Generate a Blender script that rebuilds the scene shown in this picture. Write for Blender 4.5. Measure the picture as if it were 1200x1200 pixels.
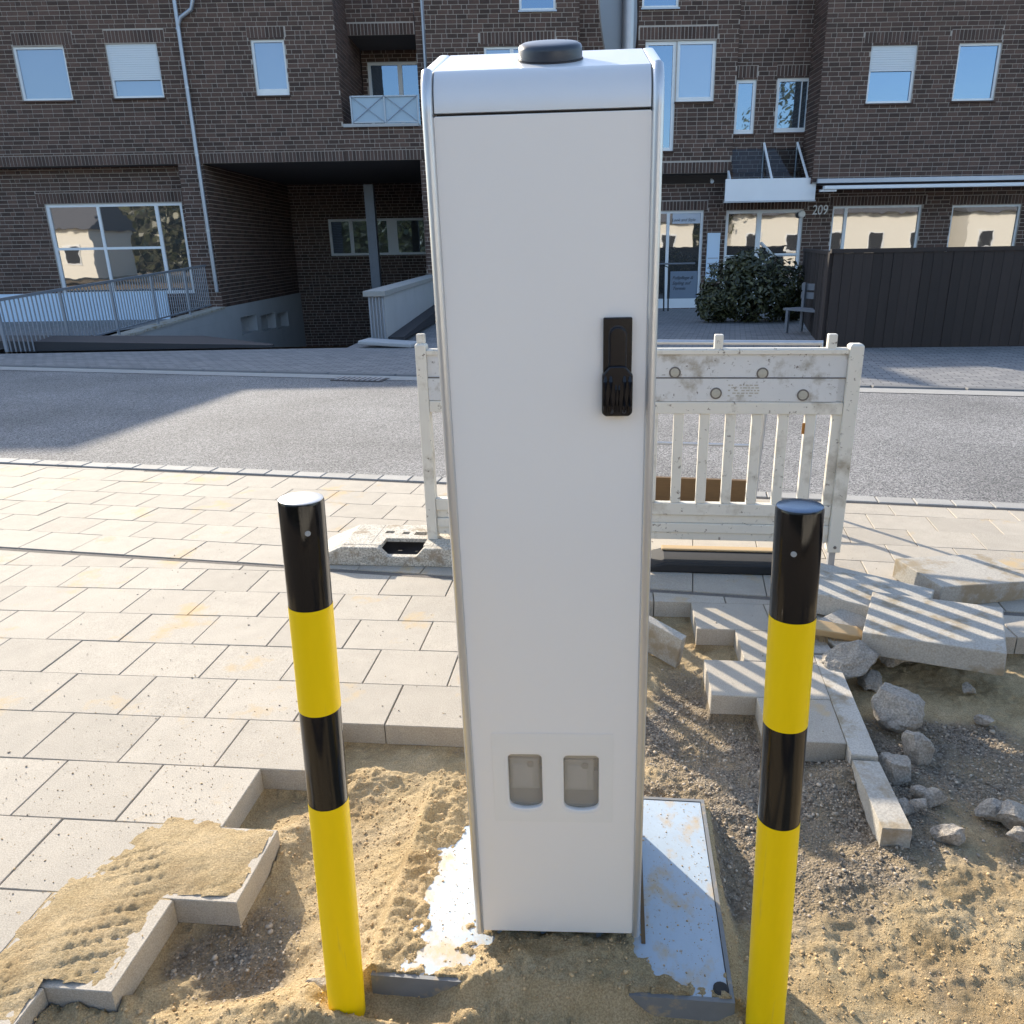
import bpy, bmesh, math, random
import numpy as np
from mathutils import Vector, Matrix, Quaternion
random.seed(7); RNG = np.random.default_rng(11)
R = math.radians
for o in list(bpy.data.objects): bpy.data.objects.remove(o)
sc = bpy.context.scene
COL = sc.collection

# ------------------------------------------------------------------ camera
H = 1.6; TH = R(19); RHO = R(1.0); FPX = 900.0; CX = 630.0; CY = 600.0
Fv = Vector((0, math.cos(TH), -math.sin(TH))); R0 = Vector((1, 0, 0)); U0 = Vector((0, math.sin(TH), math.cos(TH)))
Rv = math.cos(RHO)*R0 - math.sin(RHO)*U0; Uv = math.sin(RHO)*R0 + math.cos(RHO)*U0
CAM = Vector((0, 0, H))
cd = bpy.data.cameras.new('camera'); cam = bpy.data.objects.new('camera', cd); COL.objects.link(cam)
cd.sensor_width = 36; cd.sensor_fit = 'HORIZONTAL'; cd.lens = 36*FPX/1200; cd.shift_x = -(CX-600)/1200
cd.clip_start = .05; cd.clip_end = 2000
cam.matrix_world = Matrix(((Rv.x, Uv.x, -Fv.x, 0), (Rv.y, Uv.y, -Fv.y, 0), (Rv.z, Uv.z, -Fv.z, H), (0, 0, 0, 1)))
sc.camera = cam
# ------------------------------------------------------------------ light
SUN_EL = R(25.7); SAZ = Vector((.545, -.839, 0)).normalized()      # the way the shadows fall
w = bpy.data.worlds.new('World'); sc.world = w; w.use_nodes = True
nt = w.node_tree; bg = nt.nodes['Background']
sky = nt.nodes.new('ShaderNodeTexSky'); sky.sky_type = 'NISHITA'; sky.sun_disc = False
sky.sun_elevation = SUN_EL; sky.sun_rotation = math.atan2(-SAZ.x, -SAZ.y)
sky.air_density = 1.0; sky.dust_density = 1.2; sky.ozone_density = 1.2
nt.links.new(sky.outputs[0], bg.inputs[0]); bg.inputs[1].default_value = .15
sd = bpy.data.lights.new('sun', 'SUN'); sd.energy = 3.6; sd.angle = R(.5); sd.color = (1, .89, .72)
sun = bpy.data.objects.new('sun', sd); COL.objects.link(sun)
tr = Vector((SAZ.x*math.cos(SUN_EL), SAZ.y*math.cos(SUN_EL), -math.sin(SUN_EL)))
sun.rotation_euler = tr.to_track_quat('-Z', 'Y').to_euler(); sun.location = (-6, 12, 12)
sc.view_settings.view_transform = 'Standard'; sc.view_settings.look = 'None'
sc.view_settings.exposure = 1.3; sc.view_settings.gamma = 1; sc.view_settings.use_curve_mapping = False

# ------------------------------------------------------------------ helpers
def ray(px, py): return Fv + Rv*((px-CX)/FPX) - Uv*((py-CY)/FPX)
def gnd(px, py, z=0.):
    d = ray(px, py); return CAM + d*((z-H)/d.z)
def at(px, py, Y):
    d = ray(px, py); return CAM + d*(Y/d.y)
def proj(p):
    v = Vector(p)-CAM; d = v.dot(Fv)
    if d < .05: return (-9999, -9999)
    return (CX+FPX*v.dot(Rv)/d, CY-FPX*v.dot(Uv)/d)
def inframe(p, m=40):
    q = proj(p); return -m < q[0] < 1200+m and -m < q[1] < 1200+m
def rect(x0, y0, x1, y1, Y):
    xm, ym = (x0+x1)/2, (y0+y1)/2
    return (at(x0, ym, Y).x, at(xm, y1, Y).z, at(x1, ym, Y).x, at(xm, y0, Y).z)   # u0,z0,u1,z1

class MB:
    def __init__(s): s.v = []; s.f = []; s.t = []; s.cur = 0.5
    def add(s, vs, fs, tone=None):
        n = len(s.v); s.v += [tuple(v) for v in vs]; s.f += [tuple(i+n for i in f) for f in fs]
        s.t += [s.cur if tone is None else tone]*len(vs); return s
    def box(s, x0, y0, z0, x1, y1, z1, M=None, tone=None, ch=0):
        if ch > 0:
            vs = []
            for (z, c) in ((z0, 0), (z1-ch, 0), (z1, ch)):
                vs += [(x0+c, y0+c, z), (x1-c, y0+c, z), (x1-c, y1-c, z), (x0+c, y1-c, z)]
            fs = [(3, 2, 1, 0), (8, 9, 10, 11)]
            for l in (0, 4):
                for i in range(4): j = (i+1) % 4; fs.append((l+i, l+j, l+4+j, l+4+i))
        else:
            vs = [(x0, y0, z0), (x1, y0, z0), (x1, y1, z0), (x0, y1, z0), (x0, y0, z1), (x1, y0, z1), (x1, y1, z1), (x0, y1, z1)]
            fs = [(3, 2, 1, 0), (4, 5, 6, 7), (0, 1, 5, 4), (1, 2, 6, 5), (2, 3, 7, 6), (3, 0, 4, 7)]
        if M is not None: vs = [M @ Vector(v) for v in vs]
        return s.add(vs, fs, tone)
    def prism(s, poly, a, b, axis='y', M=None):
        """poly in 2D extruded from a to b; axis y: poly=(x,z); axis z: poly=(x,y); axis x: poly=(y,z)"""
        n = len(poly)
        mk = {'y': lambda p, t: (p[0], t, p[1]), 'z': lambda p, t: (p[0], p[1], t), 'x': lambda p, t: (t, p[0], p[1])}[axis]
        vs = [mk(p, a) for p in poly]+[mk(p, b) for p in poly]
        if M is not None: vs = [M @ Vector(v) for v in vs]
        fs = [tuple(range(n)), tuple(range(2*n-1, n-1, -1))]+[(i, i+n, (i+1) % n+n, (i+1) % n) for i in range(n)]
        return s.add(vs, fs)
    def tube(s, pts, r, n=10, cap=True):
        pts = [Vector(p) for p in pts]; rings = []
        ref = Vector((0, 0, 1))
        for i, p in enumerate(pts):
            d = (pts[min(i+1, len(pts)-1)]-pts[max(i-1, 0)]).normalized()
            a = d.cross(ref)
            if a.length < 1e-3: a = d.cross(Vector((1, 0, 0)))
            a.normalize(); b = a.cross(d)
            rr = r[i] if isinstance(r, (list, tuple)) else r
            rings.append([p+a*math.cos(t)*rr+b*math.sin(t)*rr for t in [2*math.pi*k/n for k in range(n)]])
        vs = [v for q in rings for v in q]; fs = []
        for i in range(len(rings)-1):
            for k in range(n): k2 = (k+1) % n; fs.append((i*n+k, i*n+k2, (i+1)*n+k2, (i+1)*n+k))
        if cap: fs += [tuple(range(n-1, -1, -1)), tuple(range((len(rings)-1)*n, len(rings)*n))]
        return s.add(vs, fs)
    def lathe(s, prof, n=32, M=None):
        vs = []; fs = []
        for (r, z) in prof:
            for k in range(n): t = 2*math.pi*k/n; vs.append(Vector((r*math.cos(t), r*math.sin(t), z)))
        if M is not None: vs = [M @ v for v in vs]
        for i in range(len(prof)-1):
            for k in range(n): k2 = (k+1) % n; fs.append((i*n+k, i*n+k2, (i+1)*n+k2, (i+1)*n+k))
        fs.append(tuple(range(n-1, -1, -1))); fs.append(tuple(range((len(prof)-1)*n, len(prof)*n)))
        return s.add(vs, fs)
    def build(s, name, mat, parent=None, smooth=False, bevel=0, ang=40, tone=False, rec=True):
        me = bpy.data.meshes.new(name); me.from_pydata(s.v, [], s.f); me.update()
        if tone:
            at_ = me.attributes.new('tone', 'FLOAT', 'POINT'); at_.data.foreach_set('value', s.t)
        if rec and len(s.f) < 60000:
            bm = bmesh.new(); bm.from_mesh(me); bmesh.ops.recalc_face_normals(bm, faces=bm.faces); bm.to_mesh(me); bm.free()
        return link(name, me, mat, parent, smooth, bevel, ang)
def link(name, me, mat, parent=None, smooth=False, bevel=0, ang=40):
    o = bpy.data.objects.new(name, me); COL.objects.link(o)
    if mat and not len(me.materials): me.materials.append(mat)
    if parent: o.parent = parent
    if smooth:
        me.polygons.foreach_set('use_smooth', [True]*len(me.polygons))
        try: me.set_sharp_from_angle(angle=R(ang))
        except Exception: pass
    if bevel:
        b = o.modifiers.new('bevel', 'BEVEL'); b.width = bevel; b.segments = 2; b.limit_method = 'ANGLE'; b.angle_limit = R(35)
        try: b.harden_normals = False
        except Exception: pass
    return o
def tag(o, label=None, cat=None, group=None, kind=None):
    if label: o['label'] = label
    if cat: o['category'] = cat
    if group: o['group'] = group
    if kind: o['kind'] = kind
    return o
def empty(name, loc=(0, 0, 0), label=None, cat=None, group=None, rot=(0, 0, 0)):
    o = bpy.data.objects.new(name, None); COL.objects.link(o); o.location = loc; o.rotation_euler = rot
    o.empty_display_size = .1
    return tag(o, label, cat, group)
def TR(loc=(0, 0, 0), rot=(0, 0, 0)):
    from mathutils import Euler
    return Matrix.Translation(loc) @ Euler(rot).to_matrix().to_4x4()

# ------------------------------------------------------------------ materials
def mat(name, col, rough=.8, metal=0, var=.0, vscale=4, bump=0, bscale=60, spec=.5, dirt=None, dscale=3, dthr=.55, dwidth=.12,
        rnd=0, tone=False, coat=0, speck=0, sscale=400, dist=.004, bump2=0, b2scale=8, dirt2=None, d2scale=8, d2thr=.6, stretch=None):
    m = bpy.data.materials.new(name); m.use_nodes = True; t = m.node_tree; N = t.nodes; L = t.links
    p = N['Principled BSDF']; p.inputs['Roughness'].default_value = rough; p.inputs['Metallic'].default_value = metal
    p.inputs['Specular IOR Level'].default_value = spec
    if coat: p.inputs['Coat Weight'].default_value = coat; p.inputs['Coat Roughness'].default_value = .03
    tc = N.new('ShaderNodeTexCoord'); geo = N.new('ShaderNodeNewGeometry')
    vec = geo.outputs['Position']
    if stretch:
        mp = N.new('ShaderNodeMapping'); mp.inputs['Scale'].default_value = stretch; L.new(vec, mp.inputs[0]); vec = mp.outputs[0]
    def noise(sc_, det=4, ro=.6):
        n = N.new('ShaderNodeTexNoise'); n.inputs['Scale'].default_value = sc_; n.inputs['Detail'].default_value = det
        n.inputs['Roughness'].default_value = ro; L.new(vec, n.inputs['Vector']); return n.outputs['Fac']
    def math_(op, a, b):
        n = N.new('ShaderNodeMath'); n.operation = op
        for i, x in enumerate((a, b)):
            if isinstance(x, (int, float)): n.inputs[i].default_value = x
            else: L.new(x, n.inputs[i])
        return n.outputs[0]
    def mix(fac, a, b, typ='MIX'):
        n = N.new('ShaderNodeMix'); n.data_type = 'RGBA'; n.blend_type = typ
        if isinstance(fac, (int, float)): n.inputs[0].default_value = fac
        else: L.new(fac, n.inputs[0])
        for i, x in ((6, a), (7, b)):
            if isinstance(x, tuple): n.inputs[i].default_value = (*x[:3], 1)
            else: L.new(x, n.inputs[i])
        return n.outputs[2]
    def ramp(fac, lo, hi):
        n = N.new('ShaderNodeMapRange'); n.inputs[1].default_value = lo; n.inputs[2].default_value = hi; L.new(fac, n.inputs[0]); return n.outputs[0]
    c = (*col, 1)
    mul = None
    def addmul(x):
        nonlocal mul
        mul = x if mul is None else math_('MULTIPLY', mul, x)
    if var: addmul(math_('ADD', math_('MULTIPLY', noise(vscale, 5), 2*var), 1-var))
    if speck: addmul(math_('ADD', math_('MULTIPLY', ramp(noise(sscale, 2), .35, .65), speck), 1-speck/2))
    if rnd:
        oi = N.new('ShaderNodeObjectInfo'); r_ = oi.outputs['Random']
        if tone:
            a = N.new('ShaderNodeAttribute'); a.attribute_name = 'tone'
            isz = math_('LESS_THAN', a.outputs['Fac'], .0001)
            r_ = math_('ADD', a.outputs['Fac'], math_('MULTIPLY', isz, r_))
        addmul(math_('ADD', math_('MULTIPLY', r_, rnd), 1-rnd/2))
    cc = (*col,)
    if mul is not None:
        comb = N.new('ShaderNodeCombineColor')
        for i in range(3): L.new(mul, comb.inputs[i])
        cc = mix(1.0, cc, comb.outputs[0], 'MULTIPLY')
    if dirt: cc = mix(math_('MULTIPLY', ramp(noise(dscale, 6, .65), dthr, dthr+dwidth), .85), cc, dirt)
    if dirt2: cc = mix(math_('MULTIPLY', ramp(noise(d2scale, 8, .7), d2thr, d2thr+.06), .9), cc, dirt2)
    if isinstance(cc, tuple): p.inputs['Base Color'].default_value = (*cc, 1)
    else: L.new(cc, p.inputs['Base Color'])
    if bump or bump2:
        h = noise(bscale, 6, .7)
        if bump2: h = math_('ADD', math_('MULTIPLY', h, bump), math_('MULTIPLY', noise(b2scale, 4), bump2)); s_ = 1.
        else: s_ = bump
        b = N.new('ShaderNodeBump'); b.inputs['Strength'].default_value = min(s_, 1); b.inputs['Distance'].default_value = dist
        L.new(h, b.inputs['Height']); L.new(b.outputs[0], p.inputs['Normal'])
    m['p'] = 1
    return m
M_slab = mat('concrete slab', (.385, .343, .283), .85, var=.16, vscale=9, speck=.35, sscale=260, bump=.5, bscale=300, rnd=.16, dist=.002,
             dirt=(.46, .33, .17), dscale=2.6, dthr=.58, dwidth=.10, dirt2=(.18, .14, .10), d2scale=60, d2thr=.66)
M_slabedge = mat('cut concrete', (.42, .39, .34), .9, var=.2, vscale=14, speck=.3, sscale=150, bump=.5, bscale=120, rnd=.15, dist=.004, dirt=(.27, .21, .13), dscale=7, dthr=.5)
M_kerb = mat('kerb stone', (.33, .32, .30), .85, var=.15, vscale=10, speck=.3, sscale=200, bump=.4, bscale=200, rnd=.15)
M_joint = mat('joint gravel', (.17, .15, .13), .95, var=.3, vscale=60, speck=.6, sscale=300, bump=1, bscale=250, dist=.006)
M_fkerb = mat('far kerb stone', (.15, .15, .15), .85, var=.2)
M_fpave = mat('far paver', (.20, .20, .20), .85, var=.2, vscale=2, speck=.2, sscale=50, rnd=.1)
M_soil = mat('soil', (.20, .155, .105), .95, var=.3, vscale=8, bump=1, bscale=90, dist=.02)
M_brick = mat('dark brick', (.080, .046, .035), .8, var=.25, vscale=2, rnd=.8, tone=True, speck=.4, sscale=60, bump=.6, bscale=80, dist=.01)
M_mortar = mat('mortar', (.42, .37, .33), .95, var=.2, vscale=5)
M_dark = mat('black rubber', (.015, .015, .016), .7, var=.3, vscale=20)
M_void = mat('dark interior', (.02, .02, .022), .9)
M_white = mat('white window frame', (.72, .74, .76), .4, var=.04)
M_fascia = mat('white fascia', (.75, .76, .78), .4, var=.05, vscale=2)
M_shut = mat('roller shutter', (.62, .66, .70), .55, rnd=.05)
M_zinc = mat('zinc pipe', (.34, .37, .42), .38, metal=.5, var=.12, vscale=3)
M_steel = mat('galvanized steel', (.42, .44, .47), .42, metal=.7, var=.15, vscale=8)
M_conc = mat('cast concrete', (.40, .40, .40), .85, var=.12, vscale=2, bump=.3, bscale=20, dirt=(.2, .2, .2), dscale=.8, dthr=.6, dwidth=.25)
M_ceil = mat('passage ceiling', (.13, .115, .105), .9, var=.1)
M_alu = mat('silver trim', (.62, .63, .64), .36, metal=.7, var=.03)
M_cap = mat('silver cap', (.76, .76, .75), .42, metal=.3, var=.02, bump=.05, bscale=900, dist=.0005)
M_door = mat('light grey powder coat', (.86, .83, .785), .42, var=.015, vscale=2, bump=.12, bscale=1400, dist=.0004)
M_gap = mat('dark seal', (.03, .03, .035), .6)
M_handle = mat('black handle plastic', (.007, .007, .010), .25, spec=.38)
M_puck = mat('antenna plastic', (.035, .045, .06), .35)
M_film = mat('clear sticker film', (.83, .805, .755), .42, bump=.1, bscale=30)
M_inner = mat('inner panel', (.42, .38, .31), .6, var=.08, vscale=40)
M_meter = mat('meter housing', (.72, .70, .64), .45, var=.08, vscale=50)
M_label = mat('meter label', (.85, .83, .78), .5)
M_lens = mat('meter display', (.34, .34, .33), .3)
M_yel = mat('yellow sheeting', (.96, .64, .0), .45, var=.05, vscale=6, spec=.25, stretch=(6, 6, .4), dirt=(.42, .30, .12), dscale=6, dthr=.60, dwidth=.3, bump=.08, bscale=90, dist=.001)
M_blk = mat('black gloss sheeting', (.006, .006, .007), .09, spec=.42, bump=.15, bscale=8, dist=.003, stretch=(9, 9, .5), dirt2=(.16, .13, .10), d2scale=14, d2thr=.66)
M_capm = mat('bollard cap', (.10, .14, .20), .22, metal=.6)
M_dot = mat('grey dot', (.35, .36, .36), .5)
M_bar = mat('weathered white plastic', (.66, .625, .545), .55, var=.08, vscale=5, dirt=(.30, .25, .18), dscale=5, dthr=.54, dwidth=.18, dirt2=(.13, .10, .075), d2scale=30, d2thr=.60)
M_barred = mat('muddy reflective sheeting', (.58, .58, .57), .45, var=.1, vscale=5, dirt=(.30, .27, .22), dscale=7, dthr=.52, dwidth=.12, dirt2=(.12, .10, .08), d2scale=40, d2thr=.60)
M_lensd = mat('dirty disc', (.38, .36, .30), .4, var=.2, vscale=60)
M_ring = mat('disc rim', (.15, .13, .11), .6)
M_foot = mat('muddy plastic foot', (.46, .425, .36), .85, var=.2, vscale=8, speck=.8, sscale=120, bump=.8, bscale=60, dist=.006, dirt=(.27, .21, .14), dscale=9, dthr=.52, dirt2=(.1, .08, .06), d2scale=60, d2thr=.64)
M_plate = mat('pale steel cover plate', (.36, .43, .50), .5, var=.12, vscale=10, bump=.3, bscale=40, dist=.002, dirt=(.45, .33, .18), dscale=8, dthr=.51, dwidth=.14, dirt2=(.30, .22, .13), d2scale=60, d2thr=.60, stretch=(1.4, 1, 1))
M_plateedge = mat('plate frame', (.17, .175, .18), .6, var=.2, vscale=20, dirt=(.4, .3, .17), dscale=14, dthr=.55)
M_rock = mat('broken concrete', (.36, .32, .27), .95, var=.25, vscale=20, speck=.5, sscale=140, bump=1, bscale=90, dist=.01)
M_wood = mat('broom wood', (.50, .34, .17), .6, var=.15, vscale=12, stretch=(1, 8, 8))
M_brist = mat('bristle', (.45, .32, .17), .7)
M_board = mat('brown board', (.13, .075, .03), .7, var=.25, vscale=12, stretch=(1, 1, 6))
M_fence = mat('dark stained fence', (.028, .021, .019), .75, var=.3, vscale=5, rnd=.5, stretch=(8, 8, .6))
M_grey = mat('grey wood', (.16, .17, .19), .7, var=.2, vscale=6)
M_leafd = mat('bush twig', (.06, .045, .03), .9)
M_num = mat('white number', (.8, .8, .8), .5)
M_txt = mat('window lettering', (.03, .03, .04), .6)
M_frost = mat('frosted balcony glass', (.30, .40, .50), .25, var=.05)
M_wallw = mat('white render', (.72, .69, .62), .9, var=.05)
M_tile = mat('grey roof tile', (.10, .10, .11), .8, var=.2, vscale=3)
M_letterp = mat('pale sign plate', (.55, .68, .82), .4)

def glass(name, base, refl=.5, rough=.015, wob=.02, tint=(.48, .70, 1)):
    m = bpy.data.materials.new(name); m.use_nodes = True; t = m.node_tree; N = t.nodes; L = t.links
    p = N['Principled BSDF']; p.inputs['Base Color'].default_value = (*base, 1); p.inputs['Roughness'].default_value = .6
    g = N.new('ShaderNodeBsdfGlossy'); g.inputs['Roughness'].default_value = rough; g.inputs['Color'].default_value = (*tint, 1)
    mx = N.new('ShaderNodeMixShader'); fr = N.new('ShaderNodeFresnel'); fr.inputs[0].default_value = 1.5
    ad = N.new('ShaderNodeMath'); ad.operation = 'ADD'; ad.inputs[1].default_value = refl; ad.use_clamp = True; L.new(fr.outputs[0], ad.inputs[0])
    geo = N.new('ShaderNodeNewGeometry'); n = N.new('ShaderNodeTexNoise'); n.inputs['Scale'].default_value = 1.3; L.new(geo.outputs['Position'], n.inputs['Vector'])
    b = N.new('ShaderNodeBump'); b.inputs['Strength'].default_value = wob; b.inputs['Distance'].default_value = .1; L.new(n.outputs['Fac'], b.inputs['Height'])
    L.new(b.outputs[0], g.inputs['Normal'])
    L.new(ad.outputs[0], mx.inputs[0]); L.new(p.outputs[0], mx.inputs[1]); L.new(g.outputs[0], mx.inputs[2])
    L.new(mx.outputs[0], N['Material Output'].inputs[0]); return m
G_dark = glass('window glass', (.02, .025, .03), .20)
G_curt = glass('window glass over curtain', (.22, .24, .27), .14)
G_shop = glass('shop window glass', (.02, .02, .02), .28, wob=.018, tint=(.95, .95, .95))
def clearglass():
    m = bpy.data.materials.new('canopy glass'); m.use_nodes = True; N = m.node_tree.nodes; L = m.node_tree.links
    t = N.new('ShaderNodeBsdfTransparent'); t.inputs[0].default_value = (.62, .68, .72, 1); g = N.new('ShaderNodeBsdfGlossy'); g.inputs['Roughness'].default_value = .02
    mx = N.new('ShaderNodeMixShader'); mx.inputs[0].default_value = .07
    L.new(t.outputs[0], mx.inputs[1]); L.new(g.outputs[0], mx.inputs[2]); L.new(mx.outputs[0], N['Material Output'].inputs[0]); return m
G_can = clearglass()

def asphalt():
    m = mat('asphalt', (.165, .165, .165), .9); t = m.node_tree; N = t.nodes; L = t.links; p = N['Principled BSDF']
    geo = N.new('ShaderNodeNewGeometry')
    v = N.new('ShaderNodeTexVoronoi'); v.inputs['Scale'].default_value = 130; L.new(geo.outputs['Position'], v.inputs['Vector'])
    n = N.new('ShaderNodeTexNoise'); n.inputs['Scale'].default_value = .7; n.inputs['Detail'].default_value = 5; L.new(geo.outputs['Position'], n.inputs['Vector'])
    cr = N.new('ShaderNodeValToRGB'); cr.color_ramp.elements[0].color = (.08, .08, .082, 1); cr.color_ramp.elements[1].color = (.36, .35, .34, 1)
    cr.color_ramp.elements[0].position = .15; cr.color_ramp.elements[1].position = .95
    sp = N.new('ShaderNodeSeparateColor'); L.new(v.outputs['Color'], sp.inputs[0]); L.new(sp.outputs[0], cr.inputs[0])
    mx = N.new('ShaderNodeMix'); mx.data_type = 'RGBA'; mx.blend_type = 'MULTIPLY'; mx.inputs[0].default_value = 1
    r2 = N.new('ShaderNodeMapRange'); r2.inputs[1].default_value = .3; r2.inputs[2].default_value = .7; r2.inputs[3].default_value = .78; r2.inputs[4].default_value = 1.18; L.new(n.outputs['Fac'], r2.inputs[0])
    cb = N.new('ShaderNodeCombineColor'); [L.new(r2.outputs[0], cb.inputs[i]) for i in range(3)]
    L.new(cr.outputs[0], mx.inputs[6]); L.new(cb.outputs[0], mx.inputs[7]); L.new(mx.outputs[2], p.inputs['Base Color'])
    b = N.new('ShaderNodeBump'); b.inputs['Strength'].default_value = .8; b.inputs['Distance'].default_value = .006
    L.new(v.outputs['Distance'], b.inputs['Height']); b.invert = True; L.new(b.outputs[0], p.inputs['Normal']); return m
M_road = asphalt()
def sandmat():
    m = bpy.data.materials.new('sand'); m.use_nodes = True; t = m.node_tree; N = t.nodes; L = t.links; p = N['Principled BSDF']
    p.inputs['Roughness'].default_value = .95; p.inputs['Specular IOR Level'].default_value = .2
    geo = N.new('ShaderNodeNewGeometry'); a = N.new('ShaderNodeAttribute'); a.attribute_name = 'gravel'
    def ns(s, d=4, r=.6):
        n = N.new('ShaderNodeTexNoise'); n.inputs['Scale'].default_value = s; n.inputs['Detail'].default_value = d; n.inputs['Roughness'].default_value = r
        L.new(geo.outputs['Position'], n.inputs['Vector']); return n.outputs['Fac']
    def mr(x, a_, b_, c=0, d=1):
        n = N.new('ShaderNodeMapRange'); n.inputs[1].default_value = a_; n.inputs[2].default_value = b_; n.inputs[3].default_value = c; n.inputs[4].default_value = d
        L.new(x, n.inputs[0]); return n.outputs[0]
    def mx(f, x, y, bt='MIX'):
        n = N.new('ShaderNodeMix'); n.data_type = 'RGBA'; n.blend_type = bt
        if isinstance(f, float): n.inputs[0].default_value = f
        else: L.new(f, n.inputs[0])
        for i, q in ((6, x), (7, y)):
            if isinstance(q, tuple): n.inputs[i].default_value = (*q, 1)
            else: L.new(q, n.inputs[i])
        return n.outputs[2]
    s1 = mx(mr(ns(7, 5), .35, .65), (.56, .43, .245), (.70, .55, .34))
    s1 = mx(mr(ns(3.3, 4), .50, .62, 0, .75), s1, mx(1., s1, (.74, .68, .60), 'MULTIPLY'))
    s1 = mx(mr(ns(230, 3, .7), .36, .64), mx(1., s1, (.58, .55, .50), 'MULTIPLY'), s1)
    v = N.new('ShaderNodeTexVoronoi'); v.inputs['Scale'].default_value = 130; L.new(geo.outputs['Position'], v.inputs['Vector'])
    sp = N.new('ShaderNodeSeparateColor'); L.new(v.outputs['Color'], sp.inputs[0])
    g1 = mx(sp.outputs[0], (.13, .10, .072), (.42, .36, .285))
    g1 = mx(mr(ns(5, 4), .4, .6), g1, (.36, .28, .18))
    c = mx(a.outputs['Fac'], s1, g1)
    L.new(c, p.inputs['Base Color'])
    b = N.new('ShaderNodeBump'); b.inputs['Strength'].default_value = 1; b.inputs['Distance'].default_value = .010; L.new(ns(150, 6, .75), b.inputs['Height'])
    b2 = N.new('ShaderNodeBump'); b2.inputs['Distance'].default_value = .008; b2.invert = True; L.new(v.outputs['Distance'], b2.inputs['Height']); L.new(a.outputs['Fac'], b2.inputs['Strength'])
    L.new(b.outputs[0], b2.inputs['Normal']); L.new(b2.outputs[0], p.inputs['Normal']); return m
M_sand = sandmat()
def leafmat():
    m = mat('leaf', (.045, .07, .022), .35, spec=.5); N = m.node_tree.nodes; L = m.node_tree.links
    a = N.new('ShaderNodeAttribute'); a.attribute_name = 'tone'
    cr = N.new('ShaderNodeValToRGB'); cr.color_ramp.elements[0].color = (.016, .022, .007, 1); cr.color_ramp.elements[1].color = (.12, .115, .045, 1)
    L.new(a.outputs['Fac'], cr.inputs[0]); L.new(cr.outputs[0], N['Principled BSDF'].inputs['Base Color']); return m
M_leaf = leafmat()
def paver_mat():
    m = mat('far pavers', (.2, .2, .2), .85); N = m.node_tree.nodes; L = m.node_tree.links
    geo = N.new('ShaderNodeNewGeometry'); mp = N.new('ShaderNodeMapping'); mp.inputs['Rotation'].default_value = (0, 0, R(14)); L.new(geo.outputs['Position'], mp.inputs[0])
    b = N.new('ShaderNodeTexBrick'); b.inputs['Scale'].default_value = 1; b.inputs['Brick Width'].default_value = .2; b.inputs['Row Height'].default_value = .1
    b.inputs['Mortar Size'].default_value = .006; b.inputs['Color1'].default_value = (.17, .17, .175, 1); b.inputs['Color2'].default_value = (.25, .245, .24, 1); b.inputs['Mortar'].default_value = (.06, .06, .06, 1)
    L.new(mp.outputs[0], b.inputs['Vector']); L.new(b.outputs['Color'], N['Principled BSDF'].inputs['Base Color']); return m
M_fp = paver_mat()

# ------------------------------------------------------------------ flat sheets with holes
def holed(u0, u1, v0, v1, holes):
    us = sorted({u0, u1, *[max(u0, min(u1, h[i])) for h in holes for i in (0, 2)]})
    vs = sorted({v0, v1, *[max(v0, min(v1, h[i])) for h in holes for i in (1, 3)]})
    out = []
    for i in range(len(us)-1):
        for j in range(len(vs)-1):
            cu, cv = (us[i]+us[i+1])/2, (vs[j]+vs[j+1])/2
            if any(h[0] < cu < h[2] and h[1] < cv < h[3] for h in holes): continue
            out.append((us[i], vs[j], us[i+1], vs[j+1]))
    return out
def clip(poly, a, b):
    """keep the part of poly left of the line a->b"""
    out = []
    n = len(poly); s = lambda p: (b[0]-a[0])*(p[1]-a[1])-(b[1]-a[1])*(p[0]-a[0])
    for i in range(n):
        p, q = poly[i], poly[(i+1) % n]; sp, sq = s(p), s(q)
        if sp >= 0: out.append(p)
        if sp*sq < 0: t = sp/(sp-sq); out.append((p[0]+(q[0]-p[0])*t, p[1]+(q[1]-p[1])*t))
    return out
def area(p): return abs(sum(p[i][0]*p[(i+1) % len(p)][1]-p[(i+1) % len(p)][0]*p[i][1] for i in range(len(p)))/2)

RX0, RX1, RY0, RY1 = -10.1, -3.35, 13.9, 34.      # the garage ramp's opening
PIT = (-3.2, .2, 3.2, 3.62)
g = MB()
for (a, b, c, d) in holed(-400, 400, -400, 400, [(RX0, RY0, RX1, RY1), PIT]): g.add([(a, b, -.6), (c, b, -.6), (c, d, -.6), (a, d, -.6)], [(0, 1, 2, 3)])
tag(g.build('ground', M_soil), kind='structure')
KA, KB = Vector((-3.19, 6.04, 0)), Vector((2.29, 4.87, 0)); kd = (KB-KA).normalized(); kn = Vector((-kd.y, kd.x, 0))
FA, FB = Vector((-5.76, 11.39, 0)), Vector((4.0, 8.87, 0)); fd = (FB-FA).normalized(); fn = Vector((-fd.y, fd.x, 0))
def q(p, d, t, n=None, s=0): r = p+d*t; r = r+n*s if n is not None else r; return (r.x, r.y)
road = MB()
P = [q(KA, kd, -60), q(KA, kd, 60), q(FB, fd, 55), q(FA, fd, -55)]
road.add([(x, y, -.012) for x, y in P], [(0, 1, 2, 3)])
tag(road.build('road', M_road), kind='structure')

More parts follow.
